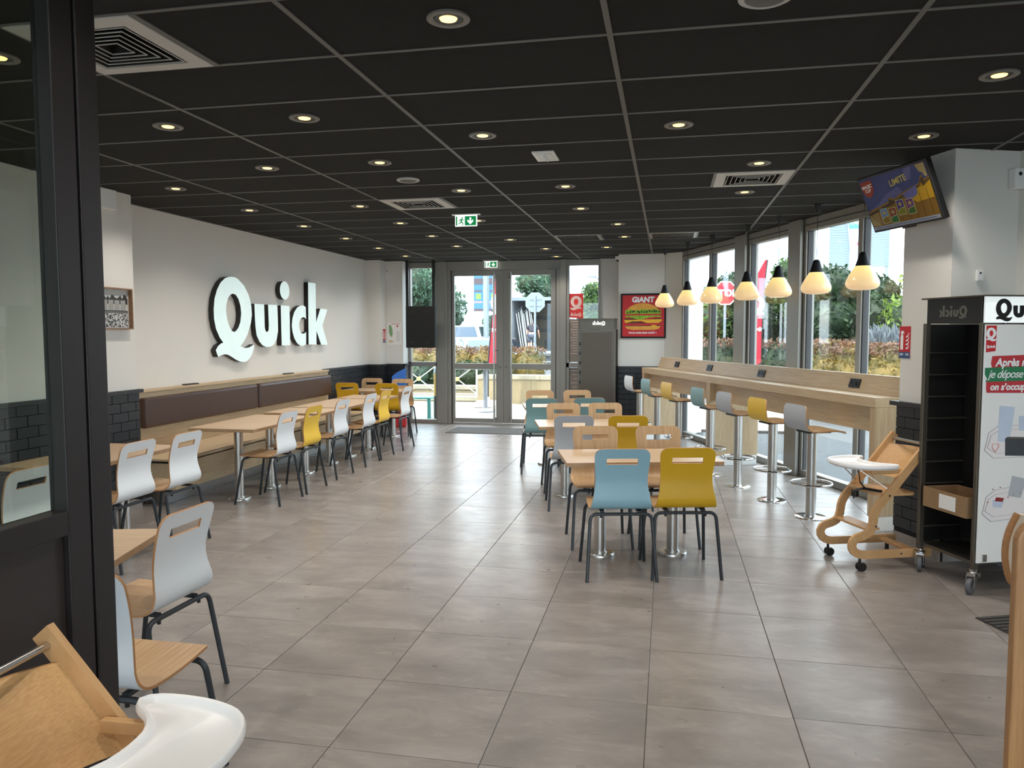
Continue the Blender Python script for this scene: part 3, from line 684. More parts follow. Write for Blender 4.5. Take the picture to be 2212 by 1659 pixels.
for s, nm in zip((6.16, 6.89, 7.61, 8.32, 9.28, 10.06, 10.91), names):
    lb = 'opal glass pendant lamp with black cap, '+nm
    if pn is None:
        pn = thing('pendant_lamp', lb, 'lamp', RS(4.2, s, H), TH)
        MB().lathe([(.030, 0), (.030, -.055), (.022, -.07), (.010, -.085)], 18).build('ceiling_cup', M_BLACK, pn, smooth=True)
        MB().cyl((0, 0, -.08), (0, 0, -.54), .0028, 6).build('cord', M_BLACK, pn)
        MB().lathe([(.001, -.527), (.018, -.529), (.030, -.540), (.036, -.560), (.050, -.610), (.064, -.652)], 24).build('cap', M_BLACKM, pn, smooth=True)
        pr, L = spline([(.064, -.652), (.088, -.690), (.120, -.745), (.139, -.792), (.136, -.828), (.105, -.853), (.05, -.862), (.001, -.863)], 18)
        MB().lathe([tuple(p) for p in pr], 32).build('shade', M_OPAL, pn, smooth=True)
    else: dup(pn, RS(4.2, s, H), TH, lb)

# ------------------------------------------------------------------ recessed downlights
M_RING = mat('downlight_ring', (128, 124, 118), .45, metal=.3); M_LAMP = mat('lamp_lens', (255, 226, 170), .3, emit=1.3, ecol=(255, 206, 120))
DL = [(-.86, -1), (1.55, 1), (-2.94, 1), (-2.06, 1), (-1.15, 2), (.05, 2), (1.57, 3), (-2.95, 3), (-2.06, 3), (.64, 4), (-4.13, 4), (-1.77, 5), (-.86, 5), (.65, 6), (-4.13, 6), (-2.95, 6), (-.86, 7),
      (-2.06, 8), (-4.13, 8), (-2.96, 8), (-.57, 9), (-4.13, 10), (-2.96, 10), (-.56, 11), (-2.06, 11), (-4.14, 12), (-2.96, 12), (-1.77, 13), (-.88, 13), (-4.14, 14), (-1.78, 15),
      (-2.95, -1), (-.86, -3), (.9, -2), (-2.4, -4), (1.6, -5), (-1.2, -6), (-3.6, -6), (.4, -8), (-2.2, -9), (2.6, -8), (2.4, -2)]  # last row: unseen spotlights added near and behind the camera as fill
DL = [q for q in DL if q[1] > -9]
dl = None
def row_of(x): return 'banquette tables' if x < -3.5 else 'bench side of the aisle' if x < -2.5 else 'middle of the aisle' if x < -1.5 else 'middle tables' if x < .3 else 'counter stools'
ORD = 'first second third fourth fifth sixth seventh eighth ninth tenth eleventh'.split()
RANK = {(x, j): ORD[sorted((q[1], q[0]) for q in DL if row_of(q[0]) == row_of(x))[::-1].index((j, x))] for x, j in DL}
sl = bpy.data.lights.new('downlight_beam', 'SPOT'); sl.energy = DOWNLIGHT_W; sl.spot_size = 2.3; sl.spot_blend = .9; sl.color = (1, .94, .865); sl.shadow_soft_size = .04
for x, j in DL:
    lb = '%s ceiling spotlight from the entrance above the %s' % (RANK[(x, j)], row_of(x)); gp = 'spotlights over the '+row_of(x); y = CY+CSY*(j+.5)
    if dl is None:
        dl = thing('downlight', lb, 'spotlight', (x, y, H), 0, gp)
        MB().lathe([(.086, .004), (.086, -.003), (.080, -.006), (.062, -.004), (.058, .003)], 28).build('trim_ring', M_RING, dl, smooth=True)
        MB().lathe([(.058, .0035), (.056, -.0005), (.038, -.001), (.034, .0035)], 24).build('gimbal_ring', M_BLACK, dl, smooth=True)
        MB().lathe([(.036, .003), (.033, -.0035), (.02, -.0045), (.001, -.005)], 24).build('lens', M_LAMP, dl, smooth=True)
    else: dup(dl, (x, y, H), random.random()*6, lb, gp)
    lo = bpy.data.objects.new('downlight_beam', sl); COL.objects.link(lo); lo.location = (x, y, H-.012)

# ------------------------------------------------------------------ ceiling vents, grilles, speaker, emergency light, exit signs
M_VENT = mat('vent_white', (205, 203, 198), .5)
def diffuser(label, x, y, s=.575):
    t = thing('ceiling_vent', label, 'vent', (x, y, H)); h = s/2
    MB().box(-h, h, -h, h, .040, .046).build('backing', M_BLACKM, t)
    for k, w in ((0, .075),):
        fr = MB()
        for a in range(4):
            R = Matrix.Rotation(a*PI/2, 4, 'Z'); fr.add([(-h, -h, -.004), (h, -h, -.004), (h-w, -h+w, -.008), (-h+w, -h+w, -.008), (-h, -h, .040), (h, -h, .040), (h-w, -h+w, .040), (-h+w, -h+w, .040)],
                   [(0, 1, 2, 3), (4, 7, 6, 5), (3, 2, 6, 7), (0, 4, 5, 1)], 0, R)
        fr.build('vent_frame', M_VENT, t)
    for k in range(5):
        q = h-.075-.012-k*.036
        if q < .03: break
        ld = MB()
        for a in range(4):
            R = Matrix.Rotation(a*PI/2, 4, 'Z')
            ld.add([(-q, -q, -.008), (q, -q, -.008), (q-.005, -q+.005, -.008), (-q+.005, -q+.005, -.008), (-q+.002, -q+.002, -.003), (q-.002, -q+.002, -.003)], [(0, 1, 2, 3), (0, 4, 5, 1), (3, 2, 5, 4)], 0, R)
            ld.add([(-q+.002, -q+.002, -.003), (q-.002, -q+.002, -.003), (q-.016, -q+.016, .034), (-q+.016, -q+.016, .034)], [(0, 1, 2, 3)], 1, R)  # slopes coloured black for the shade and dirt between the white lips
        ld.build('louvre', [M_VENT, M_BLACKM], t)
    return t
diffuser('square stepped ceiling vent near the dark partition', CX-1.2+.295, CY-CSY/2)
diffuser('square stepped ceiling vent by the hanging exit sign', CX-1.2+.295, CY+6.5*CSY)
diffuser('square stepped ceiling vent over the window counter stools', CX+2.4-.30, CY+5.5*CSY)
def grille(label, x, y):
    t = thing('return_grille', label, 'vent', (x, y, H)); h = .287
    MB().box(-h, h, -h, h, .006, .012).build('backing', M_BLACKM, t)
    for a in range(4): MB().add([(-h, -h, -.004), (h, -h, -.004), (h-.03, -h+.03, -.006), (-h+.03, -h+.03, -.006), (-h, -h, .006), (h, -h, .006)], [(0, 1, 2, 3), (0, 4, 5, 1)], 0, Matrix.Rotation(a*PI/2, 4, 'Z')).build('grille_frame', M_ALU, t)
    for k in range(18):
        xx = -h+.045+k*(2*h-.09)/17; MB().box(xx-.003, xx+.003, -h+.03, h-.03, -.004, .006).build('grille_fin', M_ALUD, t)
    return t
grille('square ceiling grille with fine dark fins before the entrance', CX+.30, CY+11.5*CSY); grille('square ceiling grille with fine dark fins by the far pendants', CX+1.2+.30, CY+11.5*CSY)
for lb, x, y, rr in (('round grey ceiling speaker near the exit sign', -2.068, 5.99, .092), ('round grey ceiling speaker above the middle of the room', .34, 3.03, .10)):
    t = thing('ceiling_speaker', lb, 'speaker', (x, y, H)); MB().lathe([(rr, .004), (rr, -.006), (rr-.012, -.012), (rr-.018, -.008)], 28).build('rim', M_VENT, t, smooth=True)
    MB().lathe([(rr-.016, -.004), (rr-.03, -.012), (.001, -.014)], 28).build('speaker_mesh', mat('speaker_cloth', (112, 112, 110), .7), t, smooth=True)
t = thing('emergency_light', 'white rectangular emergency light set in the ceiling', 'lamp', (-.85, 5.385, H))
MB().box(-.077, .077, -.138, .138, -.008, .004).build('housing', M_WPLAS, t, bevel=.003); MB().box(-.055, .055, -.105, .105, -.011, -.006).build('diffuser', mat('frost', (200, 202, 200), .3), t, bevel=.002)
MB().cyl((0, -.1, -.013), (0, .1, -.013), .008, 10).build('tube_lamp', mat('tube_lamp', (225, 230, 235), .2), t, smooth=True)
def exit_sign(label, x, y, w=.235):
    t = thing('exit_sign', label, 'sign', (x, y, H)); k = w/.235
    MB().box(-.15*k, .15*k, -.03, .03, -.012, 0).build('ceiling_bracket', M_WPLAS, t, bevel=.003); MB().box(-.118*k, .118*k, -.008, .008, -.128*k, -.012).build('panel', M_SIGNW, t, bevel=.002)
    F0 = F_front(0, -.0085, -.072*k)
    put('green_field', poly_mesh([rect(-.012*k, .108*k, -.047*k, .047*k), ], .0005), M_GREEN, t, F0); put('green_edge', poly_mesh([rect(-.108*k, -.094*k, -.047*k, .047*k)], .0005), M_GREEN, t, F0)
    put('arrow', poly_mesh([[(x*k, y*k) for x, y in ((.038, .034), (.056, .034), (.056, -.004), (.078, .014), (.078, -.008), (.047, -.038), (.016, -.008), (.016, .014), (.038, -.004))]], .0005), M_SIGNW, t, F_front(0, -.0095, -.072*k))
    man = [ell(-.040*k, .030*k, .008*k, .008*k, 10)]+[[(x*k, y*k) for x, y in Q] for Q in ([(-.058, .020), (-.038, .021), (-.020, .006), (-.024, .001), (-.038, .011), (-.044, -.006), (-.028, -.022), (-.032, -.046), (-.040, -.046), (-.038, -.026), (-.054, -.014), (-.062, -.030), (-.082, -.034), (-.082, -.027), (-.068, -.023), (-.054, .010), (-.066, .008), (-.074, -.006), (-.080, -.002), (-.070, .014)],)]
    put('running_figure', poly_mesh(man, .0005), M_GREEN, t, F0)
exit_sign('green exit sign hanging from the ceiling by the square vent', -2.065, 7.80); exit_sign('green exit sign over the glazed entrance doors', -2.972, 12.86, .22)

# ------------------------------------------------------------------ lit wall sign
M_LIT = mat('lit_acrylic', (198, 214, 211), .35, emit=.22, ecol=(220, 240, 238), var=.05, vscale=5); M_SIDE = mat('letter_return', (40, 39, 37), .5)
sg = thing('wall_sign', 'large lit white letters reading Quick on the cream wall', 'sign', (-5.045, 9.1*1.0132, 1.4))
def sgp(ks): return [[((9.1+a)*1.0132-9.1*1.0132, 1.6+(1.4+b-1.6)*1.0132-1.4) for a, b in QUICK[k]] for k in ks]
for ks in (('Q', 'Qh'), ('u',), ('i',), ('dot',), ('c',), ('k',)):
    nm = 'letter'; P = sgp(ks); Fm = frame((.035, 0, 0), (0, 1, 0), (0, 0, 1), (1, 0, 0))
    lt = put(nm, poly_mesh(P, .032), M_SIDE, sg, Fm); lt['label'] = 'letter %s with black sides' % ks[0] if ks[0] != 'dot' else 'dot of the letter i'
    put('lit_face', poly_mesh(P, .0015), M_LIT, lt, Matrix.Translation((0, 0, .0345)))

# ------------------------------------------------------------------ television on the pillar
def emi(name, c, e=.5): return mat('screen_'+name, tuple(v*.55 for v in c), .2, emit=e*.18, ecol=c)
d3 = Vector((-SN, CN, 0)); n3 = Vector((CN, SN, 0)); tau = .395
rt = -d3; fw = -n3; vv = Vector((0, 0, math.cos(tau)))+fw*math.sin(tau); outv = rt.cross(vv)
tv = thing('television', 'tilted wall television showing a yellow and blue advert with four cards', 'television'); tv.matrix_world = frame(RS(3.62, 4.932, 2.542), rt, vv, outv)
TW, THH = .725, .424
MB().box(-TW/2, TW/2, -THH/2, THH/2, -.045, 0).build('casing', M_BLACK, tv, bevel=.005)
sw, sh = TW/2-.016, THH/2-.017
scn = MB().box(-sw, sw, -sh, sh, 0, .0008).build('screen', emi('wood', (150, 108, 28), .32), tv)
def scr(nm, polys, m, z): return put(nm, poly_mesh([[(x*sw, y*sh) for x, y in P] for P in polys], .0002), m, scn, Matrix.Translation((0, 0, .0008+z*.0006)))
scr('blue_sky', [[(-1, 1), (1, 1), (1, .5), (.86, .42), (.84, .60), (.76, .52), (.70, .34), (.2, .18), (-.1, .02), (-.26, .12), (-.3, -.02), (-1, -.24)]], emi('blue', (38, 66, 140), .3), 1)
scr('pale_ridge', [[(-1, -.24), (-.3, -.02), (-.26, .12), (-.1, .02), (.2, .18), (.1, .42), (-.3, .26), (-.6, -.02)], [(.40, .95), (.62, .98), (.52, .55), (.34, .52)]], emi('lilac', (96, 104, 168), .3), 2)
scr('brown_ridge', [[(-1, -.33), (-.3, -.10), (-.27, .03), (-.1, -.07), (.2, .10), (.7, .27), (.76, .45), (.83, .53), (.85, .35), (1, .43), (1, .38), (.86, .30), (.78, .2), (.70, .22), (.2, .03), (-.1, -.14), (-1, -.40)]], emi('brown', (74, 54, 34), .25), 3)
scr('bright_wood', [[(.25, .05), (.68, .20), (.76, .36), (.80, .18), (1, .34), (1, -.25), (.5, -.3)]], emi('gold', (214, 164, 24), .38), 3)
scr('pale_wood', [[(-1, -.42), (-.45, -.27), (-.5, -.8), (-1, -.85)]], emi('tan', (176, 142, 88), .3), 3)
for k in range(9): scr('board_joint', [rect(-.92+k*.22, -.912+k*.22, -.84, -.2 if k < 4 else .12)], emi('joint', (96, 66, 20), .2), 4)
scr('red_shield', [[(-.97, .92), (-.62, .92), (-.60, .62), (-.66, .40), (-.79, .26), (-.92, .40), (-.98, .62)]], emi('red', (172, 50, 26), .32), 5)
scr('cream_corner', [[(.74, .98), (.985, .98), (.985, .50), (.92, .50), (.88, .66), (.80, .72)]], emi('cream', (190, 168, 108), .32), 5)
scr('cream_corner', [[(-.99, -.84), (-.99, -.52), (-.92, -.56), (-.86, -.66), (-.78, -.72), (-.72, -.84)]], emi('cream', (190, 168, 108), .32), 5)
for k, (x, y, c1, c2) in enumerate(((-.52, -.52, (110, 150, 200), (150, 120, 40)), (-.26, -.56, (150, 60, 60), (40, 120, 50)), (.02, -.34, (70, 40, 140), (140, 140, 30)), (.30, -.38, (120, 50, 130), (70, 110, 40)))):
    scr('card_border', [rect(x-.115, x+.115, y-.29, y+.29)], emi('card', (205, 205, 150), .35), 6)
    scr('card_top', [[(x-.098, y+.265), (x+.098, y+.265), (x+.098, y+.02), (x+.03, y-.03), (x+.02, y+.01), (x-.098, y-.09)]], emi('c%da' % k, c1, .34), 7)
    scr('card_bottom', [[(x-.098, y-.265), (x+.098, y-.265), (x+.098, y-.01), (x+.03, y-.06), (x+.02, y-.02), (x-.098, y-.12)]], emi('c%db' % k, c2, .34), 7)
    scr('card_badge', [ell(x, y+.12, .05, .075, 12)], emi('badge', (196, 176, 110), .32), 8)
scr('ticker', [rect(-1, 1, -1, -.87)], emi('ticker', (170, 176, 190), .4), 6); scr('ticker_line', [rect(-.9, .9, -.945, -.925)], emi('tl', (60, 70, 120), .3), 7)
def stx(body, x, y, size, m, ang=0., bold=.0):
    put('lettering', text_mesh(body, size, bold, .0002), m, scn, Matrix.Translation((x*sw, y*sh, .0008+.0048)) @ Matrix.Rotation(ang, 4, 'Z'))
stx('LIMITE', .16, .62, .062, emi('lime', (214, 196, 96), .4), .10, .0015); stx('MAGIC', -.79, .70, .036, M_PRINTW, .05, .001); stx('CUP', -.79, .54, .034, M_PRINTW, .05, .001)
scr('violet_tag', [[(.16, .10), (.62, .30), (.58, -.02), (.30, -.20)]], emi('violet', (110, 112, 180), .33), 5)
MB().box(-.06, .06, -THH/2-.012, -THH/2+.004, -.03, -.002).build('sensor_bump', M_BLACK, tv, bevel=.003)
MB().box(-.14, .14, -.12, .12, -.075, -.045).build('back_box', M_BLACK, tv, bevel=.004)
ar = MB(); Mi = tv.matrix_world.inverted(); pA = Mi @ Vector(RS(3.70, 4.93, 2.53)); pB = Mi @ Vector(RS(3.845, 4.93, 2.53)); ar.cyl(pA, pB, .03, 12); ar.build('wall_arm', M_BLACK, tv)

# ------------------------------------------------------------------ pictures and small fittings on the walls
ps = thing('burger_poster', 'black framed red poster of a layered burger', 'poster', (-.382, 12.35, 1.862))
MB().box(-.353, .353, -.03, 0, -.353, .353).build('frame', M_BLACKM, ps, bevel=.003); fp = MB().box(-.325, .325, -.034, -.028, -.325, .325).build('print', M_RED, ps)
def pp(nm, polys, m, z): return put(nm, poly_mesh([[(x*.325, y*.325) for x, y in P] for P in polys], .0002), m, fp, F_front(0, -.0342-.0005*z, 0))
M_BUN = mat('bun', (222, 160, 66), .6, var=.12, vscale=6); M_LET = mat('lettuce', (128, 176, 40), .6, var=.5, vscale=24); M_LETD = mat('lettuce_dark', (44, 66, 20), .6); M_PAT = mat('patty', (92, 56, 34), .7, var=.4, vscale=40); M_CHE = mat('cheese', (232, 178, 44), .5)
rnd = random.Random(3)
def wav(x0, x1, y, a, n): return [(x0+(x1-x0)*k/n, y+rnd.uniform(-a, a)) for k in range(n+1)]
pp('top_bun', [[(.82*math.cos(PI*k/20)-.02, .10+.52*math.sin(PI*k/20)) for k in range(21)]], M_BUN, 1)
pp('lettuce', [[(.84, .10), (-.86, .10)]+wav(-.86, .84, .30, .07, 22)], M_LET, 2)
for k in range(14): pp('lettuce_fold', [ell(-.75+k*.115+rnd.uniform(-.03, .03), .18+rnd.uniform(-.03, .06), .045, .04+rnd.random()*.03, 9)], M_LETD, 3)
pp('middle_lettuce', [[(-.86, .02), (.86, .02), (.86, -.05)]+[(.86-1.72*k/12, -.05-.13*math.exp(-((k-7)/2.5)**2)) for k in range(13)]], M_LET, 1)
pp('middle_patty', [[(-.9, -.12), (-.5, -.10), (-.2, -.22), (.2, -.2), (.6, -.10), (.88, -.12), (.88, -.2), (-.9, -.2)]], M_PAT, 1)
pp('middle_cheese', [[(-.92, -.2), (.88, -.16), (.9, -.24), (.74, -.34), (.2, -.34), (-.1, -.24), (-.85, -.34)]], M_CHE, 2)
pp('lower_patty', [[(-.85, -.36), (-.5, -.26), (-.05, -.28), (.22, -.37)]], M_PAT, 3)
pp('bottom_patty', [[(-.86, -.47), (.84, -.44), (.84, -.5), (-.86, -.52)]], M_PAT, 1)
pp('bottom_bun', [[(-.88, -.50), (.84, -.49), (.76, -.62), (.5, -.68), (-.5, -.68), (-.78, -.62)]], M_BUN, 2); pp('cheese_corner', [[(.36, -.44), (.66, -.44), (.52, -.60)]], M_CHE, 3)
put('lettering', text_mesh('GiANT', .115, .006, .0003, shear=.05), M_PRINTW, fp, F_front(-.005, -.037, .252))
put('lettering', text_mesh('VOUS AVEZ BON GOÛT !', .038, .0012, .0003), M_PRINTW, fp, F_front(-.01, -.037, -.268))

def crowd():
    m, t, b = nodes('crowd_photo'); tcn = t.nodes.new('ShaderNodeTexCoord'); v = t.nodes.new('ShaderNodeTexVoronoi'); v.inputs['Scale'].default_value = 85
    t.links.new(tcn.outputs['Object'], v.inputs['Vector']); rr = t.nodes.new('ShaderNodeValToRGB'); e = rr.color_ramp.elements
    e[0].position = .3; e[0].color = (.015, .014, .012, 1); e[1].position = .55; e[1].color = (.62, .60, .56, 1); sp = t.nodes.new('ShaderNodeSeparateColor')
    t.links.new(v.outputs['Color'], sp.inputs[0]); t.links.new(sp.outputs[0], rr.inputs[0]); t.links.new(rr.outputs[0], b.inputs['Base Color']); b.inputs['Roughness'].default_value = .4; return m
pc = thing('framed_photo', 'wood box frame with a black and white photo of a crowd', 'picture', (-4.735, 5.78, 1.815))
def pcb(nm, y0, y1, z0, z1, x0, x1, m): return MB().box(x0, x1, y0, y1, z0, z1).build(nm, m, pc)
M_WAL = wood('walnut_frame', (118, 84, 58), (160, 122, 90), 1)
for y0, y1, z0, z1 in ((-.29, .29, .168, .18), (-.29, .29, -.18, -.168), (-.29, -.278, -.168, .168), (.278, .29, -.168, .168)): pcb('frame_side', y0, y1, z0, z1, 0, .05, M_WAL)
pr_ = pcb('print', -.278, .278, -.168, .168, .004, .012, mat('photo_sky', (196, 194, 188), .5))
def pcp(nm, polys, m, z): return put(nm, poly_mesh(polys, .0003), m, pr_, frame((.0125+z*.0008, 0, 0), (0, 1, 0), (0, 0, 1), (1, 0, 0)))
pcp('photo_trees', [[(-.265, .04), (.265, .04)]+[(.265-.53*k/24, .105+rnd.uniform(-.022, .022)) for k in range(25)]], mat('photo_dark', (52, 50, 47), .5), 0)
pcp('photo_building', [rect(-.2+k*.075, -.138+k*.075, -.02, .075) for k in range(6)], mat('photo_grey', (158, 156, 150), .5), 1)
pcp('photo_stage', [rect(-.265, .265, -.045, -.015)], mat('photo_mid', (104, 102, 97), .5), 1); pcp('photo_crowd', [rect(-.265, .265, -.16, -.04)], crowd(), 2)

def plate(name, label, cat, M, w, h, m, depth=.006):
    t = thing(name, label, cat); t.matrix_world = M; MB().box(-w/2, w/2, -h/2, h/2, 0, depth).build('plate', m, t, bevel=.001); return t
M_SBLUE = mat('sign_blue', (40, 74, 120), .5)
def ext_sign(label, M):
    t = plate('extinguisher_sign', label, 'sign', M, .12, .235, M_RED, .003)
    def q(nm, polys, m, z=.0034): return put(nm, poly_mesh(polys, .0003), m, t, Matrix.Translation((0, 0, z)))
    q('bottle_mark', [[(-.045, -.055), (-.015, -.055), (-.015, .045), (-.022, .058), (-.012, .07), (-.004, .06), (-.012, .082), (-.034, .085), (-.046, .072), (-.036, .058), (-.045, .045)]], M_PRINTW)
    for k in range(4): q('flame_mark', [[(.012, -.05+k*.028), (.036, -.05+k*.03), (.048, -.025+k*.032), (.042, -.02+k*.03), (.034, -.035+k*.03), (.014, -.042+k*.028)]], M_PRINTW)
    q('blue_strip', [rect(-.06, .06, -.118, -.072)], M_SBLUE); q('strip_text', [rect(-.05, -.01, -.088, -.083), rect(-.05, -.014, -.098, -.093), rect(.012, .05, -.088, -.083), rect(.014, .048, -.098, -.093)], M_PRINTW, .004)
pn_ = RS(3.849, 5.115, 1.525); ext_sign('red fire extinguisher sign on the pillar beside the window', frame(pn_, rt, (0, 0, 1), fw))
ext_sign('red fire extinguisher sign by the evacuation plan', frame((-4.799, 12.56, 1.55), (0, 1, 0), (0, 0, 1), (1, 0, 0)))
ev = plate('evacuation_plan', 'white evacuation plan on the narrow wall by the entrance window', 'sign', F_front(-4.655, 12.679, 1.585), .255, .38, M_WPLAS, .004)
def evp(nm, polys, m): return put(nm, poly_mesh(polys, .0003), m, ev, Matrix.Translation((0, 0, .0045)))
evp('plan_area', [[(-.10, .15), (-.06, .15), (-.035, .08), (-.03, .0), (-.05, -.06), (-.075, -.04), (-.10, .02)]], mat('plan_green', (128, 168, 120), .6)); evp('plan_title', [rect(-.06, .10, .166, .174)], M_RED); evp('plan_logo', [rect(.045, .068, .115, .15)], M_RED)
evp('plan_text', [rect(.035, .095, .03-k*.022, .036-k*.022) for k in range(8)], mat('plan_grey', (170, 168, 166), .6)); evp('plan_detail', [rect(-.095, -.05, -.155, -.11), rect(-.04, -.015, -.15, -.12)], mat('plan_sand', (206, 192, 140), .6))
def device(name, label, cat, M, w, h, dpt, m=M_WPLAS, eye=True):
    t = thing(name, label, cat); t.matrix_world = M; MB().box(-w/2, w/2, -h/2, h/2, 0, dpt).build('housing', m, t, bevel=min(.008, dpt/4))
    if eye: MB().lathe([(w*.16, dpt), (w*.14, dpt+.002), (.001, dpt+.003)], 14, c=(0, h*.22)).build('indicator', M_BLACK, t)
    return t
device('alarm_box', 'small white alarm box high on the wall in the far left corner', 'box', F_front(-4.772, 12.679, 2.64), .055, .10, .03)
device('emergency_unit', 'white emergency unit under the ceiling by the dark partition', 'box', frame((-4.734, 5.80, 2.745), (0, 1, 0), (0, 0, 1), (1, 0, 0)), .20, .17, .06, eye=False)
pq = RS(4.055, 4.668, 1.985); device('thermostat', 'small white wall sensor on the pillar above the tray trolley', 'sensor', frame(pq, n3, (0, 0, 1), -d3), .05, .075, .022)
pq = RS(4.30, 4.668, 2.64); device('motion_sensor', 'white motion sensor high on the pillar', 'sensor', frame(pq, n3, (0, 0, 1), -d3), .085, .14, .06)
t = thing('dome_camera', 'white dome camera under the ceiling beside the poster wall', 'camera', (-.80, 12.62, H-.01)); MB().lathe([(.05, .01), (.05, -.03), (.042, -.045)], 20).build('housing', M_WPLAS, t, smooth=True); MB().lathe([(.036, -.044), (.034, -.062), (.02, -.076), (.001, -.08)], 20).build('dome', M_BLACK, t, smooth=True)

# hanging display seen from behind, in front of the left entrance window
hd = thing('hanging_display', 'black display hung from two ceiling poles in the entrance window', 'display', (-4.135, 12.55, 0))
MB().box(-.26, .26, -.02, .05, 1.345, 2.055).build('cabinet', M_BLACKM, hd, bevel=.004)
for x in (-.235, .235): MB().box(x-.025, x+.025, -.01, .03, 2.05, H).build('hanger', M_BLACK, hd, bevel=.002)
for x in (-.16, .115):
    for z in (1.44, 1.96): MB().box(x-.04, x+.04, -.024, -.018, z-.018, z+.018).build('hatch', M_BLACK, hd)

# ------------------------------------------------------------------ tray return trolleys (local x = width, y = depth)
M_DKIN = mat('trolley_inside', (26, 24, 22), .45); M_PANELB = mat('trolley_bronze', (94, 87, 77), .32, metal=.55)
M_RUBBER = mat('grey_rubber', (92, 93, 96), .6); M_WHEEL = mat('wheel_grey', (176, 178, 182), .45)
def caster(t, x, y, ang=0., rr=.048):
    R = Matrix.Translation((x, y, 0)) @ Matrix.Rotation(ang, 4, 'Z')
    c = MB(); c.lathe([(.022, .150), (.022, .135), (.034, .132), (.034, .118)], 16, M=R)
    for sx in (-1, 1): c.add([(sx*.021, -.02, .122), (sx*.021, .034, .122), (sx*.021, .05, .045), (sx*.021, .03, .04), (sx*.024, -.02, .122), (sx*.024, .034, .122), (sx*.024, .05, .045), (sx*.024, .03, .04)], [(0, 1, 2, 3), (7, 6, 5, 4), (0, 4, 5, 1), (1, 5, 6, 2), (2, 6, 7, 3), (3, 7, 4, 0)], 0, R)
    c.box(-.024, .024, -.05, .034, .108, .122, 0, R); c.box(-.016, .016, -.085, -.045, .085, .112, 0, R)
    o = c.build('caster', M_CHROME, t, bevel=.002)
    W2 = R @ Matrix.Translation((0, .035, rr)) @ Matrix.Rotation(PI/2, 4, 'Y')
    MB().lathe([(.034, -.012), (.046, -.013), (rr, -.009), (rr, .009), (.046, .013), (.034, .012)], 24, M=W2).build('tyre', M_RUBBER, o, smooth=True)
    MB().lathe([(.034, -.011), (.034, .011)], 20, M=W2).build('wheel_disc', M_WHEEL, o)
def trolley(label, loc, rz, W=.60, D=.48, near=True):
    t = thing('tray_trolley', label, 'trolley', loc, rz); w, d = W/2, D/2
    for x in (-w, w):
        for y in (-d, d): MB().box(x-.013 if x < 0 else x-.025, x+.025 if x < 0 else x+.013, y-.013, y+.013, .15, 1.655).build('corner_post', M_PANELB, t, bevel=.003)
    MB().box(-w-.02, w+.02, -d-.03, d+.03, 1.812, 1.822).build('canopy', M_PANELB, t, bevel=.002)
    for y in (-d, d): MB().box(-w+.01, w-.01, y-.006, y+.006, 1.655, 1.812).build('header_panel', M_PANELB if (near and y > 0) or not near else mat('lit_header', (232, 238, 236), .3, emit=.25), t)
    for x in (-w+.0, w): MB().box(x-.004, x+.004, -d+.01, d-.01, 1.655, 1.812).build('header_side', M_DKIN if near else M_PANELB, t)
    MB().box(-w+.013, w-.013, -d+.013, d-.013, .17, .19).build('floor_tray', M_STEELD, t)
    MB().box(-.006, .006, -d+.013, d-.013, .2, 1.65).build('divider', M_DKIN, t); MB().box(-w+.02, w-.02, d-.006, d+.002, .2, 1.65).build('inner_wall', M_DKIN if near else M_PANELB, t)
    for k in range(9):
        z = .30+k*.145
        for y in (-d+.022, d-.022): MB().box(-w+.015, -.01, y-.015, y+.015, z, z+.006).build('tray_slide', M_PANELB, t)
        for y in (-d+.022, d-.022): MB().box(.01, w-.015, y-.015, y+.015, z, z+.006).build('tray_slide', M_PANELB, t)
    for x in (-w+.005, w-.015):
        for y, a in ((-d+.005, .5), (d-.005, .9)): caster(t, x, y, PI/2+a if x < 0 else -PI/2-a)
    return t
tr1 = trolley('tall tray trolley with a white printed poster panel, beside the pillar', RS(3.87, 4.30), TH)
pn1 = MB().box(-.30, .33, -.262, -.254, .19, 1.645).build('poster_panel', M_WPLAS, tr1, bevel=.004)
def tp(nm, polys, m, z=0): return put(nm, poly_mesh(polys, .0003), m, pn1, F_front(0, -.2625-.0006*z, 0))
tp('logo_tag', [[(-.292, 1.638), (-.222, 1.638), (-.224, 1.485), (-.29, 1.478)]], M_RED); logo_Q('logo_letter', pn1, F_front(-.257, -.2635, 1.585), .082, M_PRINTW); logo_word('logo_word', pn1, F_front(-.257, -.2635, 1.512), .058, M_PRINTW)
M_BAND = mat('band_red', (190, 46, 56), .5); M_BANDG = mat('band_green', (34, 120, 78), .5)
tp('red_band', [[(-.245, 1.455), (.30, 1.47), (.30, 1.365), (-.25, 1.365), (-.245, 1.39), (-.252, 1.41)]], M_BAND); tp('green_band', [[(-.292, 1.385), (.30, 1.40), (.30, 1.30), (-.285, 1.30), (-.275, 1.32), (-.292, 1.345)]], M_BANDG, 1); tp('red_band', [[(-.28, 1.30), (.30, 1.31), (.30, 1.225), (-.275, 1.235), (-.28, 1.26)]], M_BAND, 2)
for tx, x, z, sz in (('Après mo', -.222, 1.415, .066), ('on s’occupe', -.255, 1.268, .056)): put('lettering', text_mesh(tx, sz, .0022, .0003, 'LEFT', .18), M_PRINTW, pn1, F_front(x, -.2655, z))
put('lettering', text_mesh('je dépose mo', .068, .0006, .0003, 'LEFT', .35, .9), M_PRINTW, pn1, F_front(-.27, -.2655, 1.345))
M_INK = mat('ink_navy', (40, 38, 66), .5); M_CUP = mat('print_cup', (196, 206, 222), .4, var=.06, vscale=4); M_BOXP = mat('print_box', (62, 66, 72), .5); M_TRAYP = mat('print_tray', (236, 228, 226), .5); M_CORAL = mat('print_coral', (214, 110, 92), .5)
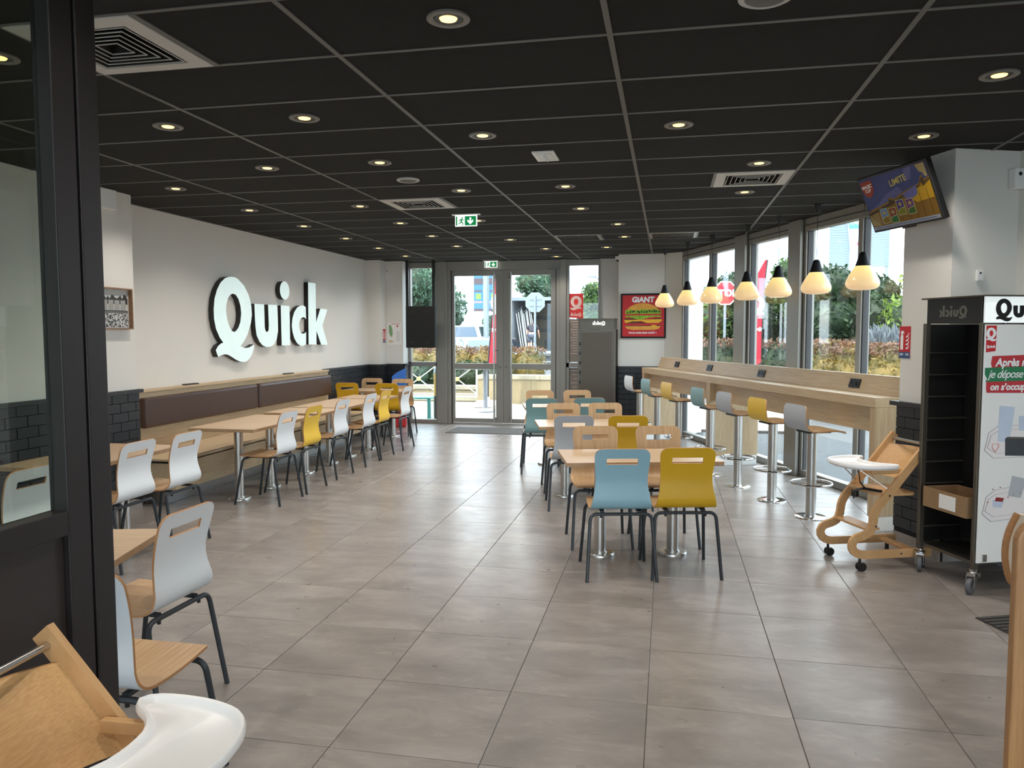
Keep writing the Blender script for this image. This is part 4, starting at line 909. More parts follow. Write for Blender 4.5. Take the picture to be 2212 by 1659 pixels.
def ring(P, wd): return [P, [(sum(p[0] for p in P)/len(P)+(x-sum(p[0] for p in P)/len(P))*(1-wd), sum(p[1] for p in P)/len(P)+(y-sum(p[1] for p in P)/len(P))*(1-wd)) for x, y in P]]
for z0, nm in ((.96, 0), (.57, 1)):
    TRY = [(-.275, z0-.075), (-.21, z0-.125), (.30, z0-.12+.04*nm), (.30, z0+.09+.05*nm), (-.19, z0+.07), (-.25, z0+.03)]
    tp('tray_shape', [TRY], M_TRAYP); tp('tray_outline', ring(TRY, .012), M_INK, 1); tp('tray_inner_line', ring([(x*.93-.0, z0+(y-z0)*.72-.005) for x, y in TRY], .012), M_INK, 1)
tp('printed_cup', [[(-.185, .94), (-.105, .93), (-.075, 1.145), (-.18, 1.155)]], M_CUP, 2); tp('printed_cup', [[(-.04, 1.0), (.05, 1.0), (.06, 1.09), (-.045, 1.09)]], M_CUP, 2)
tp('printed_box', [[(-.13, .85), (.14, .84), (.14, .945), (-.135, .955)]], M_BOXP, 3); tp('printed_box_rim', [[(-.135, .955), (.14, .945), (.14, .955), (-.12, .965)]], M_STEELD, 4)
tp('heart', ring([(-.20, .872), (-.175, .905), (-.178, .922), (-.19, .928), (-.20, .918), (-.212, .926), (-.224, .918), (-.224, .9)], .16), M_CORAL, 2)
tp('sauce_cup', [[(-.20, .535), (-.14, .53), (-.125, .57), (-.205, .58)]], M_CUP, 2); tp('sauce', [[(-.19, .572), (-.135, .566), (-.125, .588), (-.18, .596)]], mat('ketchup', (140, 30, 30), .4), 3)
tp('napkin', [[(-.10, .60), (-.01, .585), (.03, .70), (-.075, .725)]], M_GREY, 2)
for k in range(9): tp('crumb', [ell(-.24+k*.045+rnd.uniform(-.01, .01), .60+rnd.uniform(-.05, .06), .006, .004, 6)], mat('crumb', (150, 90, 60), .6), 2)
MB().box(-.262, -.232, -.270, -.262, .20, .245).build('latch', M_STEEL, pn1, bevel=.002)
logo_word('header_word', tr1, F_front(-.02, -.2465, 1.735), .40, M_BLACKM)
logo_word('mirrored_word', tr1, frame((-.3045, .0, 1.725), (0, -1, 0), (0, 0, 1), (-1, 0, 0)), .24, M_STEELD, True)  # word written mirror-wise in paler metal on the side header
bx = thing('cardboard_box', 'open cardboard box wedged low in the tray trolley', 'box', RS(3.70, 4.30, .451), TH)
for x0, x1, y0, y1 in ((-.15, -.144, -.19, .19), (.10, .106, -.19, .19), (-.144, .10, -.19, -.184), (-.144, .10, .184, .19)): MB().box(x0, x1, y0, y1, 0, .13).build('side', mat('cardboard', (150, 118, 84), .8, var=.1), bx)
MB().box(-.144, .10, -.184, .184, 0, .005).build('bottom', mat('cardboard', (150, 118, 84)), bx); MB().box(-.154, -.150, -.10, .04, .02, .11).build('label', M_WPLAS, bx)
tr2 = trolley('tall metal tray trolley by the entrance, beside the burger poster wall', (-1.085, 12.24, 0), PI, .57, .44, near=False)
logo_word('header_word', tr2, frame((-.03, .2275, 1.745), (-1, 0, 0), (0, 0, 1), (0, 1, 0)), .20, M_SIGNW, True)
MB().box(-.235, .235, .225, .232, .2, 1.60).build('rear_panel', mat('trolley_rear', (86, 78, 68), .4, metal=.3), tr2)
for k in range(8): MB().box(.245, .275, .222, .238, .35+k*.15, .40+k*.15).build('rail_slot', M_BLACK, tr2)

# ------------------------------------------------------------------ wooden high chairs (front towards -x)
def high_chair(label, loc, rz):
    t = thing('high_chair', label, 'high chair', loc, rz)
    cl, L = spline([(.53, .104), (.28, .106), (.08, .108), (.0, .112), (-.05, .140), (-.062, .185), (-.035, .222), (.02, .238), (.066, .262), (.088, .315), (.098, .38), (.135, .445), (.20, .515), (.34, .68), (.505, .872)], 60)
    T = np.gradient(cl, axis=0); T /= np.linalg.norm(T, axis=1)[:, None]; N = np.stack([-T[:, 1], T[:, 0]], 1); hw = .0275
    for sy in (-.185, .185):
        a = cl+N*hw; b = cl-N*hw; mb = MB(); n = len(cl)
        v = [(p[0], sy-.011, p[1]) for p in a]+[(p[0], sy-.011, p[1]) for p in b]+[(p[0], sy+.011, p[1]) for p in a]+[(p[0], sy+.011, p[1]) for p in b]
        fs = []
        for k in range(n-1): fs += [(k, k+1, n+k+1, n+k), (2*n+k, 3*n+k, 3*n+k+1, 2*n+k+1), (k, 2*n+k, 2*n+k+1, k+1), (n+k, n+k+1, 3*n+k+1, 3*n+k)]
        fs += [(0, n, 3*n, 2*n), (n-1, 3*n-1, 4*n-1, 2*n-1)]
        sp = mb.add(v, fs).build('side_frame', M_BEECH, t, smooth=True)
        for uu, zz in ((.20, .505), (.105, .30), (.30, .106)):
            MB().cyl((uu, sy-.0135, zz), (uu, sy+.0135, zz), .008, 10).build('bolt_head', M_CHROME, sp)
        for uu in (.0,):
            c = MB(); c.cyl((uu, sy, .05), (uu, sy, .085), .009, 8)
            for q in (-.013, .013): c.cyl((uu+.01, sy+q-.008, .029), (uu+.01, sy+q+.008, .029), .029, 16)
            c.box(uu-.015, uu+.03, sy-.006, sy+.006, .03, .055); c.build('front_caster', M_BLACK, t, smooth=True)
        MB().lathe([(.014, 0), (.014, .078)], 12, c=(.47, sy)).build('rear_foot', M_BLACK, t)
    MB().box(.40, .46, -.174, .174, .09, .115).build('base_bar', M_BEECH, t, bevel=.003); MB().box(.04, .15, -.174, .174, .268, .284).build('footrest', M_BEECH, t, bevel=.003)
    MB().prism(rrect(.13, .43, -.174, .174, .05), .495, .512).build('seat_board', M_BEECH, t, bevel=.003)
    for z0, z1, uo in ((.592, .80, 0.),):
        mb = MB(); n = 14; v = []
        for k in range(n+1):
            y = -.174+.348*k/n; bow = .075*(1-(y/.174)**2)
            for z, dx in ((z0, 0), (z1, 0)):
                ub = .20+(z-.515)*.845+.015+bow+uo; v += [(ub, y, z), (ub+.010, y, z)]
        fs = []
        for k in range(n):
            b0 = 4*k; fs += [(b0, b0+4, b0+6, b0+2), (b0+1, b0+3, b0+7, b0+5), (b0+2, b0+6, b0+7, b0+3), (b0, b0+1, b0+5, b0+4)]
        fs += [(0, 2, 3, 1), (4*n, 4*n+1, 4*n+3, 4*n+2)]
        mb.add(v, fs).build('backrest', M_BEECHY, t, smooth=True)
    MB().cyl((.485, -.185, .84), (.485, .185, .84), .010, 14).build('push_bar', M_STEEL, t, smooth=True)
    for sy in (-.16, .16):
        MB().box(.08, .33, sy-.011, sy+.011, .645, .678).build('armrest', M_BEECH, t, bevel=.003)
        MB().tube([(.03, sy*.6, .675), (.20, sy*1.1, .545)], .004, 8).build('tray_rod', M_STEEL, t)
    out, L = spline([(-.085, 0), (-.07, .10), (-.02, .18), (.07, .222), (.17, .235), (.235, .228), (.262, .20), (.245, .165), (.19, .12), (.155, .06), (.148, 0)], 26)
    half = [tuple(p) for p in out]; P = half+[(x, -y) for x, y in half[-2:0:-1]]; n = len(P)
    def inset(Q, e):
        R = []
        for i in range(len(Q)):
            a, b, c = Vector(Q[i-1]), Vector(Q[i]), Vector(Q[(i+1) % len(Q)]); tt = (c-a).normalized(); nn = Vector((-tt.y, tt.x)); R.append(tuple(b-nn*e))
        return R
    sgn = 1 if sum(P[i][0]*P[(i+1) % n][1]-P[(i+1) % n][0]*P[i][1] for i in range(n)) < 0 else -1
    zt = .705
    loops = [(inset(P, sgn*.014), zt-.024), (P, zt-.010), (P, zt+.004), (inset(P, sgn*.004), zt+.010), (inset(P, sgn*.012), zt+.008), (inset(P, sgn*.020), zt-.006), (inset(P, sgn*.026), zt-.010)]
    mb = MB(); v = [(x, y, z) for Q, z in loops for x, y in Q]; fs = []
    for k in range(len(loops)-1): fs += [(k*n+i, k*n+(i+1) % n, (k+1)*n+(i+1) % n, (k+1)*n+i) for i in range(n)]
    m = len(half); kl = len(loops)-1
    fs += [tuple(range(n-1, -1, -1)), tuple(kl*n+i for i in range(n))]
    for kk in ():
        idx = [kk*n+i for i in range(m)]; oth = [kk*n+(n-i) % n for i in range(m)]
        for i in range(m-1):
            q = (idx[i], idx[i+1], oth[i+1], oth[i]); q = tuple(dict.fromkeys(q))
            if len(q) > 2: fs.append(q)
    mb.add(v, fs).build('tray', mat('white_tray', (240, 238, 236), .28), t, smooth=True)
    MB().tube([(.16, 0, .51), (.12, .01, .56), (.10, .0, .64), (.12, 0, .68)], .012, 6, flat=.25).build('crotch_strap', M_BLACK, t); MB().tube([(.16, -.17, .53), (.10, -.05, .53), (.09, .03, .50), (.11, .06, .44)], .012, 6, flat=.3).build('belt', M_BLACK, t); MB().box(.085, .115, .01, .06, .455, .50).build('buckle', M_BLACK, t, bevel=.006)
    return t
high_chair('wooden high chair with white tray beside the tray trolley', RS(3.161+.0, 4.765), TH)
high_chair('wooden high chair with white tray beside the dark partition', (-.985, 1.405, 0), PI+math.radians(2))

# ------------------------------------------------------------------ mats, booth panel, chair at the counter side, toys
M_MAT = mat('entrance_mat', (92, 91, 88), .95, var=.35, vscale=160, bump=.5, bscale=200)
m1 = MB().box(-.80, .80, -.38, .38, 0, .008).build('door_mat', M_MAT, None, loc=(-2.68, 12.13, .0005)); tag(m1, 'dark grey mat on the floor inside the entrance doors', 'mat')
m2 = thing('ribbed_mat', 'black ribbed mat set in the floor past the trolley', 'mat', RS(3.72, 3.36, .0005), TH)
MB().box(-.45, .6, -.33, .33, 0, .004).build('mat_base', mat('mat_base', (52, 50, 49), .9), m2)
for k in range(16): MB().box(-.45, .6, -.32+k*.041, -.296+k*.041, .004, .010).build('rib', mat('mat_rib', (70, 68, 66), .9, bump=.4, bscale=200), m2)
M_BOOTH = wood('booth_oak', (150, 104, 62), (178, 132, 86), 2)
bp_ = thing('booth_panel', 'oak end panel of a booth with a rounded top corner', 'panel', (1.008, 2.47, 0), 0)
Pn = [(0, 0), (.60, 0), (.60, 1.06), (.08, 1.06)]+[(.08-.08*math.sin(PI/2*k/8), .98+.08*math.cos(PI/2*k/8)) for k in range(9)]
MB().prism(Pn, -.02, .02, 0, Matrix(((1, 0, 0, 0), (0, 0, -1, 0), (0, 1, 0, 0), (0, 0, 0, 1)))).build('board', M_BOOTH, bp_, bevel=.008)
sp_, L_ = spline([(.222, .955), (.200, .90), (.188, .84), (.192, .77), (.218, .70), (.30, .66)], 14); mb = MB(); nn_ = len(sp_)
pr2 = [(x, z) for x, z in sp_]+[(.32, .62), (.33, 0), (.60, 0), (.60, .955)]
mb.prism(pr2, -.53, -.50, 0, Matrix(((1, 0, 0, 0), (0, 0, -1, 0), (0, 1, 0, 0), (0, 0, 0, 1)))); sb_ = mb.build('seat_shell', mat('cream_laminate', (224, 214, 196), .5), bp_); sb_['label'] = 'cream plywood shell of the booth seat'
MB().tube([(x-.002, .515, z) for x, z in sp_], .015, 8).build('shell_edge', M_PLYE, bp_)
M_TOYB = mat('toy_blue', (52, 116, 206), .5); M_TOYR = mat('toy_red', (200, 40, 48), .5)
ty = thing('booster_seat', 'blue and red plastic booster seat on the floor in the tiled corner', 'seat', (-4.50, 12.42, 0), .3)
MB().box(-.13, .13, -.12, .12, 0, .30).build('base', M_TOYR, ty, bevel=.02); MB().prism([(-.13, .30), (.13, .30), (.13, 1.0), (-.02, .93), (-.11, .86)], -.02, .02, 0, Matrix(((1, 0, 0, 0), (0, 0, -1, 0), (0, 1, 0, 0), (0, 0, 0, 1)))).build('back', M_TOYB, ty, bevel=.01)
# printed film on the right entrance window, read from outside
fm = thing('window_sticker', 'red and clear printed film on the entrance window behind the trolley', 'sticker', (-1.52, 12.993, 0))
def tint_film():
    m = bpy.data.materials.new('film'); m.use_nodes = True; t = m.node_tree; b = t.nodes['Principled BSDF']; b.inputs['Base Color'].default_value = (*lin((214, 70, 66)), 1); b.inputs['Roughness'].default_value = .5
    tr = t.nodes.new('ShaderNodeBsdfTranslucent'); tr.inputs[0].default_value = (*lin((230, 110, 100)), 1); mx = t.nodes.new('ShaderNodeMixShader'); mx.inputs[0].default_value = .35
    t.links.new(b.outputs[0], mx.inputs[1]); t.links.new(tr.outputs[0], mx.inputs[2]); t.links.new(mx.outputs[0], t.nodes['Material Output'].inputs[0]); return m
put('red_film', poly_mesh([[(-.135, 2.26), (.115, 2.26), (.115, 1.835), (-.135, 1.86)]], .0004), tint_film(), fm, F_front(0, 0, 0))
M_FPRINT = mat('film_print', (244, 214, 206), .5, emit=.0)
logo_Q('film_letter', fm, F_front(-.01, -.002, 2.10), .24, M_FPRINT, True); logo_word('film_word', fm, F_front(-.01, -.002, 1.905), .19, M_FPRINT, True)
M_FGREY = mat('film_grey', (150, 140, 130), .6)
put('grey_film', poly_mesh([rect(-.135, .115, 1.10, 1.83)], .0003), M_FGREY, fm, F_front(0, 0, 0)); put('grey_film', poly_mesh([rect(-.135, .115, .30, 1.0)], .0003), M_FGREY, fm, F_front(0, 0, 0))
for k in range(13): put('printed_line', poly_mesh([rect(-.10+.02*(k % 3), .09-.015*(k % 2), 1.79-k*.045, 1.782-k*.045)], .0003), M_FPRINT, fm, F_front(0, -.001, 0))
for k in range(7): put('printed_line', poly_mesh([rect(-.09+.02*(k % 3), .08, .96-k*.07, .952-k*.07)], .0003), M_FPRINT, fm, F_front(0, -.001, 0))
put('red_address_tag', poly_mesh([rect(-.12, .10, .385, .435)], .0003), M_RED, fm, F_front(0, -.001, 0)); put('lettering', text_mesh('Quick.fr', .05, .001, .0003), M_PRINTW, fm, F_front(-.01, -.002, .41) @ Matrix.Scale(-1, 4, (1, 0, 0)))

# ------------------------------------------------------------------ outdoors: ground
M_PAVE = mat('terrace_paving', (160, 155, 146), .8, var=.08, vscale=1.2); M_ASPH = mat('asphalt', (84, 85, 85), .9, var=.10, vscale=.6, bump=.2, bscale=30)
M_LINE = mat('road_paint', (220, 220, 214), .8); M_STONE = mat('cream_stone', (140, 124, 94), .8, var=.14, vscale=3); M_COPE = mat('pale_coping', (150, 142, 122), .8, var=.1, vscale=4)
gr = MB().box(-90, 90, -40, 120, -.25, -.06).build('ground', M_ASPH, None); gr['kind'] = 'structure'
tp_ = struct('terrace', None, loc=(0, 0, 0)); rows_ = 0
for j in range(4):
    for i in range(12):
        x = -9.0+i*.95; MB().box(x+.004, x+.946, 13.09+j*1.2+.004, 13.09+j*1.2+1.196, -.06, -.012).build('paving_slab', M_PAVE, tp_)
MB().box(-9, 2.4, 13.08, 17.9, -.08, -.02).build('paving_bed', M_GROUT, tp_)
zc = struct('road_crossing', None)
for k in range(7): MB().box(.3+k*.62, .62+k*.62, 15.4, 17.6, -.06, -.055).build('crossing_stripe', M_LINE, zc)
# low walls
def stone_wall(label, x0, x1, y, h, dpt=.35, slab=.62):
    t = thing('low_wall', label, 'wall', ((x0+x1)/2, y, -.02)); L = (x1-x0)/2; n = max(1, round(2*L/slab))
    MB().box(-L+.005, L-.005, .006, dpt, 0, h-.10).build('core', M_GROUT, t)
    for k in range(n): MB().box(-L+2*L*k/n+.003, -L+2*L*(k+1)/n-.003, -.006, .02, 0, h-.105).build('stone_slab', M_STONE, t)
    m = max(1, n//2)
    for k in range(m): MB().box(-L+2*L*k/m+.002, -L+2*L*(k+1)/m-.002, -.03, dpt+.03, h-.10, h).build('coping_stone', M_COPE, t, bevel=.01)
    return t
stone_wall('cream stone clad wall across the terrace', -4.25, .1, 17.0, .66); stone_wall('low stone kerb under the white railing', -8.6, -4.27, 17.3, .13); stone_wall('weathered planter wall behind the railing', -9.0, -4.0, 18.5, .30)
stone_wall('long grey wall beyond the terrace planter', -3.0, -1.2, 20.4, .55)

# ------------------------------------------------------------------ planting
def leafmat(name, c1, c2):
    m = bpy.data.materials.new(name); m.use_nodes = True; t = m.node_tree; b = t.nodes['Principled BSDF']; b.inputs['Roughness'].default_value = .6
    tcn = t.nodes.new('ShaderNodeTexCoord'); n = t.nodes.new('ShaderNodeTexNoise'); n.inputs['Scale'].default_value = 3.5; n.inputs['Detail'].default_value = 5; t.links.new(tcn.outputs['Object'], n.inputs['Vector'])
    rr = t.nodes.new('ShaderNodeValToRGB'); e = rr.color_ramp.elements; e[0].position = .35; e[0].color = (*lin(c1), 1); e[1].position = .65; e[1].color = (*lin(c2), 1)
    t.links.new(n.outputs['Fac'], rr.inputs[0]); t.links.new(rr.outputs[0], b.inputs['Base Color'])
    tr = t.nodes.new('ShaderNodeBsdfTranslucent'); t.links.new(rr.outputs[0], tr.inputs[0]); mx = t.nodes.new('ShaderNodeMixShader'); mx.inputs[0].default_value = .3
    t.links.new(b.outputs[0], mx.inputs[1]); t.links.new(tr.outputs[0], mx.inputs[2]); t.links.new(mx.outputs[0], t.nodes['Material Output'].inputs[0]); return m
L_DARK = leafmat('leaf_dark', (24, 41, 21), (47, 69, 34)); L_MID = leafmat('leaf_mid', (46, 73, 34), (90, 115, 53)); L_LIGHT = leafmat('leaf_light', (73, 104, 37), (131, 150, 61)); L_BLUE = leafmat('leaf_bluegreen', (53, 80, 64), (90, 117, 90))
L_RED = leafmat('leaf_red_tip', (74, 54, 34), (126, 86, 63)); L_OCHRE = leafmat('leaf_ochre', (86, 83, 37), (141, 115, 53)); L_LAV = leafmat('leaf_lavender', (86, 92, 95), (108, 115, 120)); M_BARK = mat('bark', (84, 70, 56), .9, var=.2, vscale=8)
NPR = np.random.RandomState(11)
def leaves(name, parent, blobs, n, size, m, upright=0.):
    V = []; vol = np.array([b[3]*b[4]*b[5] for b in blobs]); vol = vol**.67; vol /= vol.sum()
    cnt = NPR.multinomial(n, vol); pts = []
    for b, c in zip(blobs, cnt):
        d_ = NPR.normal(size=(c, 3)); d_ /= np.linalg.norm(d_, axis=1)[:, None]; rr_ = NPR.uniform(.55, 1.0, (c, 1))**.5*NPR.uniform(.93, 1.1, (c, 1))
        pts.append(np.array(b[:3])+d_*rr_*np.array(b[3:6]))
    p = np.vstack(pts); k = len(p); a = NPR.normal(size=(k, 3)); a[:, 2] += upright*3; a /= np.linalg.norm(a, axis=1)[:, None]
    b_ = np.cross(a, NPR.normal(size=(k, 3))); b_ /= np.linalg.norm(b_, axis=1)[:, None]; s = size*NPR.uniform(.6, 1.3, (k, 1))
    w = .38 if not upright else .12
    v = np.stack([p-a*s, p+b_*s*w, p+a*s, p-b_*s*w], 1).reshape(-1, 3)
    me = bpy.data.meshes.new(name); me.from_pydata(v.tolist(), [], np.arange(4*k).reshape(-1, 4).tolist()); me.materials.append(m)
    o = link(name, me, parent); o['kind'] = 'stuff'; return o
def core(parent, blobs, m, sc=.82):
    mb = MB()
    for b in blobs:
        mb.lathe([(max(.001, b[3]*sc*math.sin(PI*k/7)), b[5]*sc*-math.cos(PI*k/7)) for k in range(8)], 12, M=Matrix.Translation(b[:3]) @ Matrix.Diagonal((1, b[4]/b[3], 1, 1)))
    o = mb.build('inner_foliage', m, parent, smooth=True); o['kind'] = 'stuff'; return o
def tree(label, loc, crown, height, rad, n, size, m, mcore, nb=7, name='tree', cat='tree'):
    t = thing(name, label, cat, loc); rg = random.Random(int(abs(loc[0]*100+loc[1]*7)))
    MB().tube([(0, 0, -.1), (.03, 0, height*.4), (0, .02, height*.75)], [.05*rad+.04, .04*rad+.03, .02], 8).build('trunk', M_BARK, t)
    B = []
    for k in range(nb):
        a = rg.uniform(0, 2*PI); q = rg.uniform(0, .55)*rad; z = crown+(height-crown)*(.25+.6*k/max(1, nb-1)); f_ = (1-.45*abs(k/max(1, nb-1)-.4))*rg.uniform(.5, .7)
        B.append((q*math.cos(a), q*math.sin(a), z, rad*f_, rad*f_, rad*f_*.8))
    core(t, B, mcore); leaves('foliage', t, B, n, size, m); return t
def hedge(label, a, b, width, h, n, size, m, mtop=None, group=None):
    a, b = Vector((*a, 0)), Vector((*b, 0)); L = (b-a).length; rz = math.atan2((b-a).y, (b-a).x); t = thing('hedge', label, 'hedge', ((a+b)/2)[:], rz, group)
    k = max(2, int(L/(width*.7))); B = [(-L/2+L*(i+.5)/k, random.uniform(-.05, .05), h*.5, L/k*.8, width*.55, h*.52*random.uniform(.94, 1.05)) for i in range(k)]
    core(t, B, m, .86); leaves('foliage', t, B, n, size, m)
    if mtop: leaves('new_growth', t, [(x, y, h*.93, rx, ry, h*.09) for x, y, z, rx, ry, rz_ in B], n//3, size, mtop)
    return t
hedge('dense green shrubs behind the white railing', (-9.4, 19.55), (-4.1, 19.45), .9, .85, 5000, .07, L_DARK); hedge('ochre and pink flowering shrubs above the terrace railing', (-9.2, 20.75), (-3.4, 20.65), .9, 1.2, 5200, .06, L_OCHRE, L_RED)
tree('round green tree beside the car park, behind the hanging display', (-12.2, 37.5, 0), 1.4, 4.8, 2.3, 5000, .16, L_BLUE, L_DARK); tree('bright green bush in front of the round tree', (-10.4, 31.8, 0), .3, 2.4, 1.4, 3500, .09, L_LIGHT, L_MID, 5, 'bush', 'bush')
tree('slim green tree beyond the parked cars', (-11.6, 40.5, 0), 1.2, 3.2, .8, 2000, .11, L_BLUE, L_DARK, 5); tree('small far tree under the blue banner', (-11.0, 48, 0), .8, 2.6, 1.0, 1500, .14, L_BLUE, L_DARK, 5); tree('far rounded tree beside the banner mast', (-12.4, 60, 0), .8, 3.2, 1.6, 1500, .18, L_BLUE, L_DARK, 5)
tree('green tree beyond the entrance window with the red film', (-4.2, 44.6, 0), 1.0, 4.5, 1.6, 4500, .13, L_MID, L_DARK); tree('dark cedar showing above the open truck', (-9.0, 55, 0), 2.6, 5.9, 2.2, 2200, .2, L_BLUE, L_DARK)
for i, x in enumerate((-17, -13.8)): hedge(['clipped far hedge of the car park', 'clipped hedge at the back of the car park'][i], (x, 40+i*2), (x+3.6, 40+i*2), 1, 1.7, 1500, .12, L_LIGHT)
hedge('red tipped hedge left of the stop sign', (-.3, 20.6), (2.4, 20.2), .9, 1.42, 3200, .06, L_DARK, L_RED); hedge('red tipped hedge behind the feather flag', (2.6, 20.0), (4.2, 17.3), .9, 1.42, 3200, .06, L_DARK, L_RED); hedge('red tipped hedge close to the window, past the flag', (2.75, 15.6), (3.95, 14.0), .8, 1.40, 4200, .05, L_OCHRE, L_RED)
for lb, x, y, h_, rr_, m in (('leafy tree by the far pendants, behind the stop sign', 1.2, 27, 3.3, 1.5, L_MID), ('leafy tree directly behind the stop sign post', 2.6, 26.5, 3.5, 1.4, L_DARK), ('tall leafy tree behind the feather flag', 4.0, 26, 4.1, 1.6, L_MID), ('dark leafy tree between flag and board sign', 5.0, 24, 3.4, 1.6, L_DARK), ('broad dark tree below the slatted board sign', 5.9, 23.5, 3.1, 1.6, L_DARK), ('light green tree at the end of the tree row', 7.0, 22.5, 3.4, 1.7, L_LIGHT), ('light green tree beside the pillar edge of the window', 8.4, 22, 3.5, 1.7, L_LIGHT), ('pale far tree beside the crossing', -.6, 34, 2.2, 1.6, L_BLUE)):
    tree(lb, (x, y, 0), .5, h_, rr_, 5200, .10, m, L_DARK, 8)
tree('small blue spruce below the slatted board sign', (6.2, 33, 0), 1.6, 4.1, .8, 1200, .12, L_BLUE, L_DARK, 5)
t = thing('grass_clump', 'silvery lavender clump beside the window pillar', 'plant', (4.5, 17.2, 0)); leaves('foliage', t, [(0, 0, 1.0, .7, .6, .55), (.6, -.2, .9, .6, .6, .5)], 2200, .30, L_LAV, 1.); core(t, [(0, 0, .6, .6, .5, .6), (.6, -.2, .5, .5, .5, .5)], L_MID)
hedge('low green shrubs around the lavender', (3.9, 18.6), (6.6, 16.8), .9, 1.15, 3000, .08, L_LIGHT)
struct('verge', MB().box(2.6, 6.5, 12.6, 13.6, -.06, -.03), mat('dry_verge', (176, 156, 118), .9, var=.15, vscale=3), rz=-.5, loc=(-3.6, 3.4, 0))

# ------------------------------------------------------------------ street furniture
M_GALV = mat('galvanised', (134, 142, 148), .4, metal=.5)
def octo(r_): return [(r_*math.cos(PI/8+PI/4*k), r_*math.sin(PI/8+PI/4*k)) for k in range(8)]
def stop_sign(label, loc, rz, zc_, r_):
    t = thing('stop_sign', label, 'sign', loc, rz); MB().cyl((0, .03, -.1), (0, .03, zc_+r_*.6), .035, 12).build('post', M_GALV, t, smooth=True)
    pl = put('plate', poly_mesh([octo(r_)], .004), M_GALV, t, F_front(0, 0, zc_)); put('white_border', poly_mesh([octo(r_*.995)], .0008), M_PRINTW, pl, Matrix.Translation((0, 0, .005))); put('red_face', poly_mesh([octo(r_*.90)], .0008), M_RED, pl, Matrix.Translation((0, 0, .007)))
    put('lettering', text_mesh('STOP', r_*.72, .012, .001, space=1.05), M_PRINTW, pl, Matrix.Translation((0, -.01, .009)))
    for z in (-.3, .3): MB().box(-r_*.6, r_*.6, .008, .03, zc_+z*r_-.02, zc_+z*r_+.02).build('bracket', M_GALV, t)
stop_sign('red stop sign facing the window wall', (1.48, 21, 0), math.radians(6), 2.633, .335); stop_sign('stop sign seen from its grey back, in front of the truck', (-4.116, 24, 0), PI, 2.56, .335)
def feather(label, loc, rz, zb, zt_, wd, curve=1., lean=-.10):
    t = thing('feather_flag', label, 'flag', loc, rz); n = 22; Pp = []
    for k in range(n+1): q = k/n; Pp.append((curve*(lean*q**(3 if lean < 0 else 1)), 0, zb+(zt_-zb)*q))
    MB().tube([(0, 0, 0), (0, 0, zb)]+Pp, .014, 8).build('pole', M_BLACK, t); mb = MB(); v = []; fs = []
    for k in range(n+1):
        q = k/n; ww = wd*(1-max(0, q-.55)**2*4.2) if q > .55 else wd*(.62+.38*min(1, q/.12))
        for c in range(5): v.append((Pp[k][0]+curve*(.012+ww*c/4), .03*math.sin(q*9+c*.9)*c/4, Pp[k][2]-.16*c/4*(1-q)*(1 if q < .2 else 0)))
    for k in range(n):
        for c in range(4): fs.append((k*5+c, k*5+c+1, k*5+c+6, k*5+c+5))
    cl = mb.add(v, fs).build('banner', mat('flag_red', (168, 24, 44), .6), t, smooth=True)
    zz = (zb+zt_)/2
    logo_Q('flag_letter', cl, F_front(curve*(wd*.52+max(lean, 0)*.55), -.045, zz+.12) @ Matrix.Rotation(-PI/2*.0, 4, 'Z'), wd*1.5, M_PRINTW, curve < 0); logo_word('flag_word', cl, F_front(curve*(wd*.5+max(lean, 0)*.35), -.045, zz-.42) @ Matrix.Rotation(PI/2*.0, 4, 'Z'), wd*.86, M_PRINTW, curve < 0)
    bs = MB().lathe([(.32, 0), (.34, .05), (.26, .11), (.05, .12), (.03, .2)], 18).build('water_base', M_WPLAS, t, smooth=True)
feather('red feather flag outside the entrance doors', (-3.885, 16.5, -.02), 0, .96, 3.25, .34, 1., .20); feather('red feather flag outside the window wall', (2.19, 19, -.06), .2, .95, 3.36, .33, -1.)
t = thing('stand_table', 'grey bar table with a round base on the terrace', 'table', (-3.62, 15.12, -.012)); MB().lathe([(.17, 0), (.17, .025), (.12, .06), (.045, .09), (.045, .86), (.03, .88)], 24).build('pedestal', mat('grey_metal', (128, 130, 136), .5), t, smooth=True); MB().box(-.62, .12, -.3, .3, .88, .91).build('top', mat('grey_metal', (128, 130, 136), .5), t, bevel=.004)
t = thing('child_table', 'small turquoise plastic table outside the entrance window', 'table', (-4.62, 13.95, -.012)); M_TURQ = mat('turquoise', (52, 132, 124), .5)
MB().box(-.28, .28, -.24, .24, .37, .40).build('top', M_TURQ, t, bevel=.01)
for x in (-.24, .24):
    for y in (-.2, .2): MB().box(x-.03, x+.03, y-.03, y+.03, 0, .37).build('leg', M_TURQ, t, bevel=.008)
t = thing('bollard', 'black and yellow bollard outside the entrance window', 'bollard', (-4.17, 13.55, -.012)); MB().lathe([(.10, 0), (.10, .02), (.05, .03), (.05, .45)], 18).build('lower_post', M_BLACK, t, smooth=True); MB().lathe([(.05, .45), (.05, .86)], 18).build('yellow_band', mat('bollard_yellow', (170, 140, 60), .5), t, smooth=True); MB().lathe([(.05, .86), (.05, .93), (.035, .97), (.001, .985)], 18).build('cap', M_GALV, t, smooth=True)
rl_ = thing('railing', 'white railing with crossed bars and gold hubs on the terrace edge', 'railing', (-5.985, 17.45, .10)); M_RAILW = mat('rail_white', (190, 192, 188), .5); M_GOLD = mat('gold_hub', (222, 182, 92), .4)
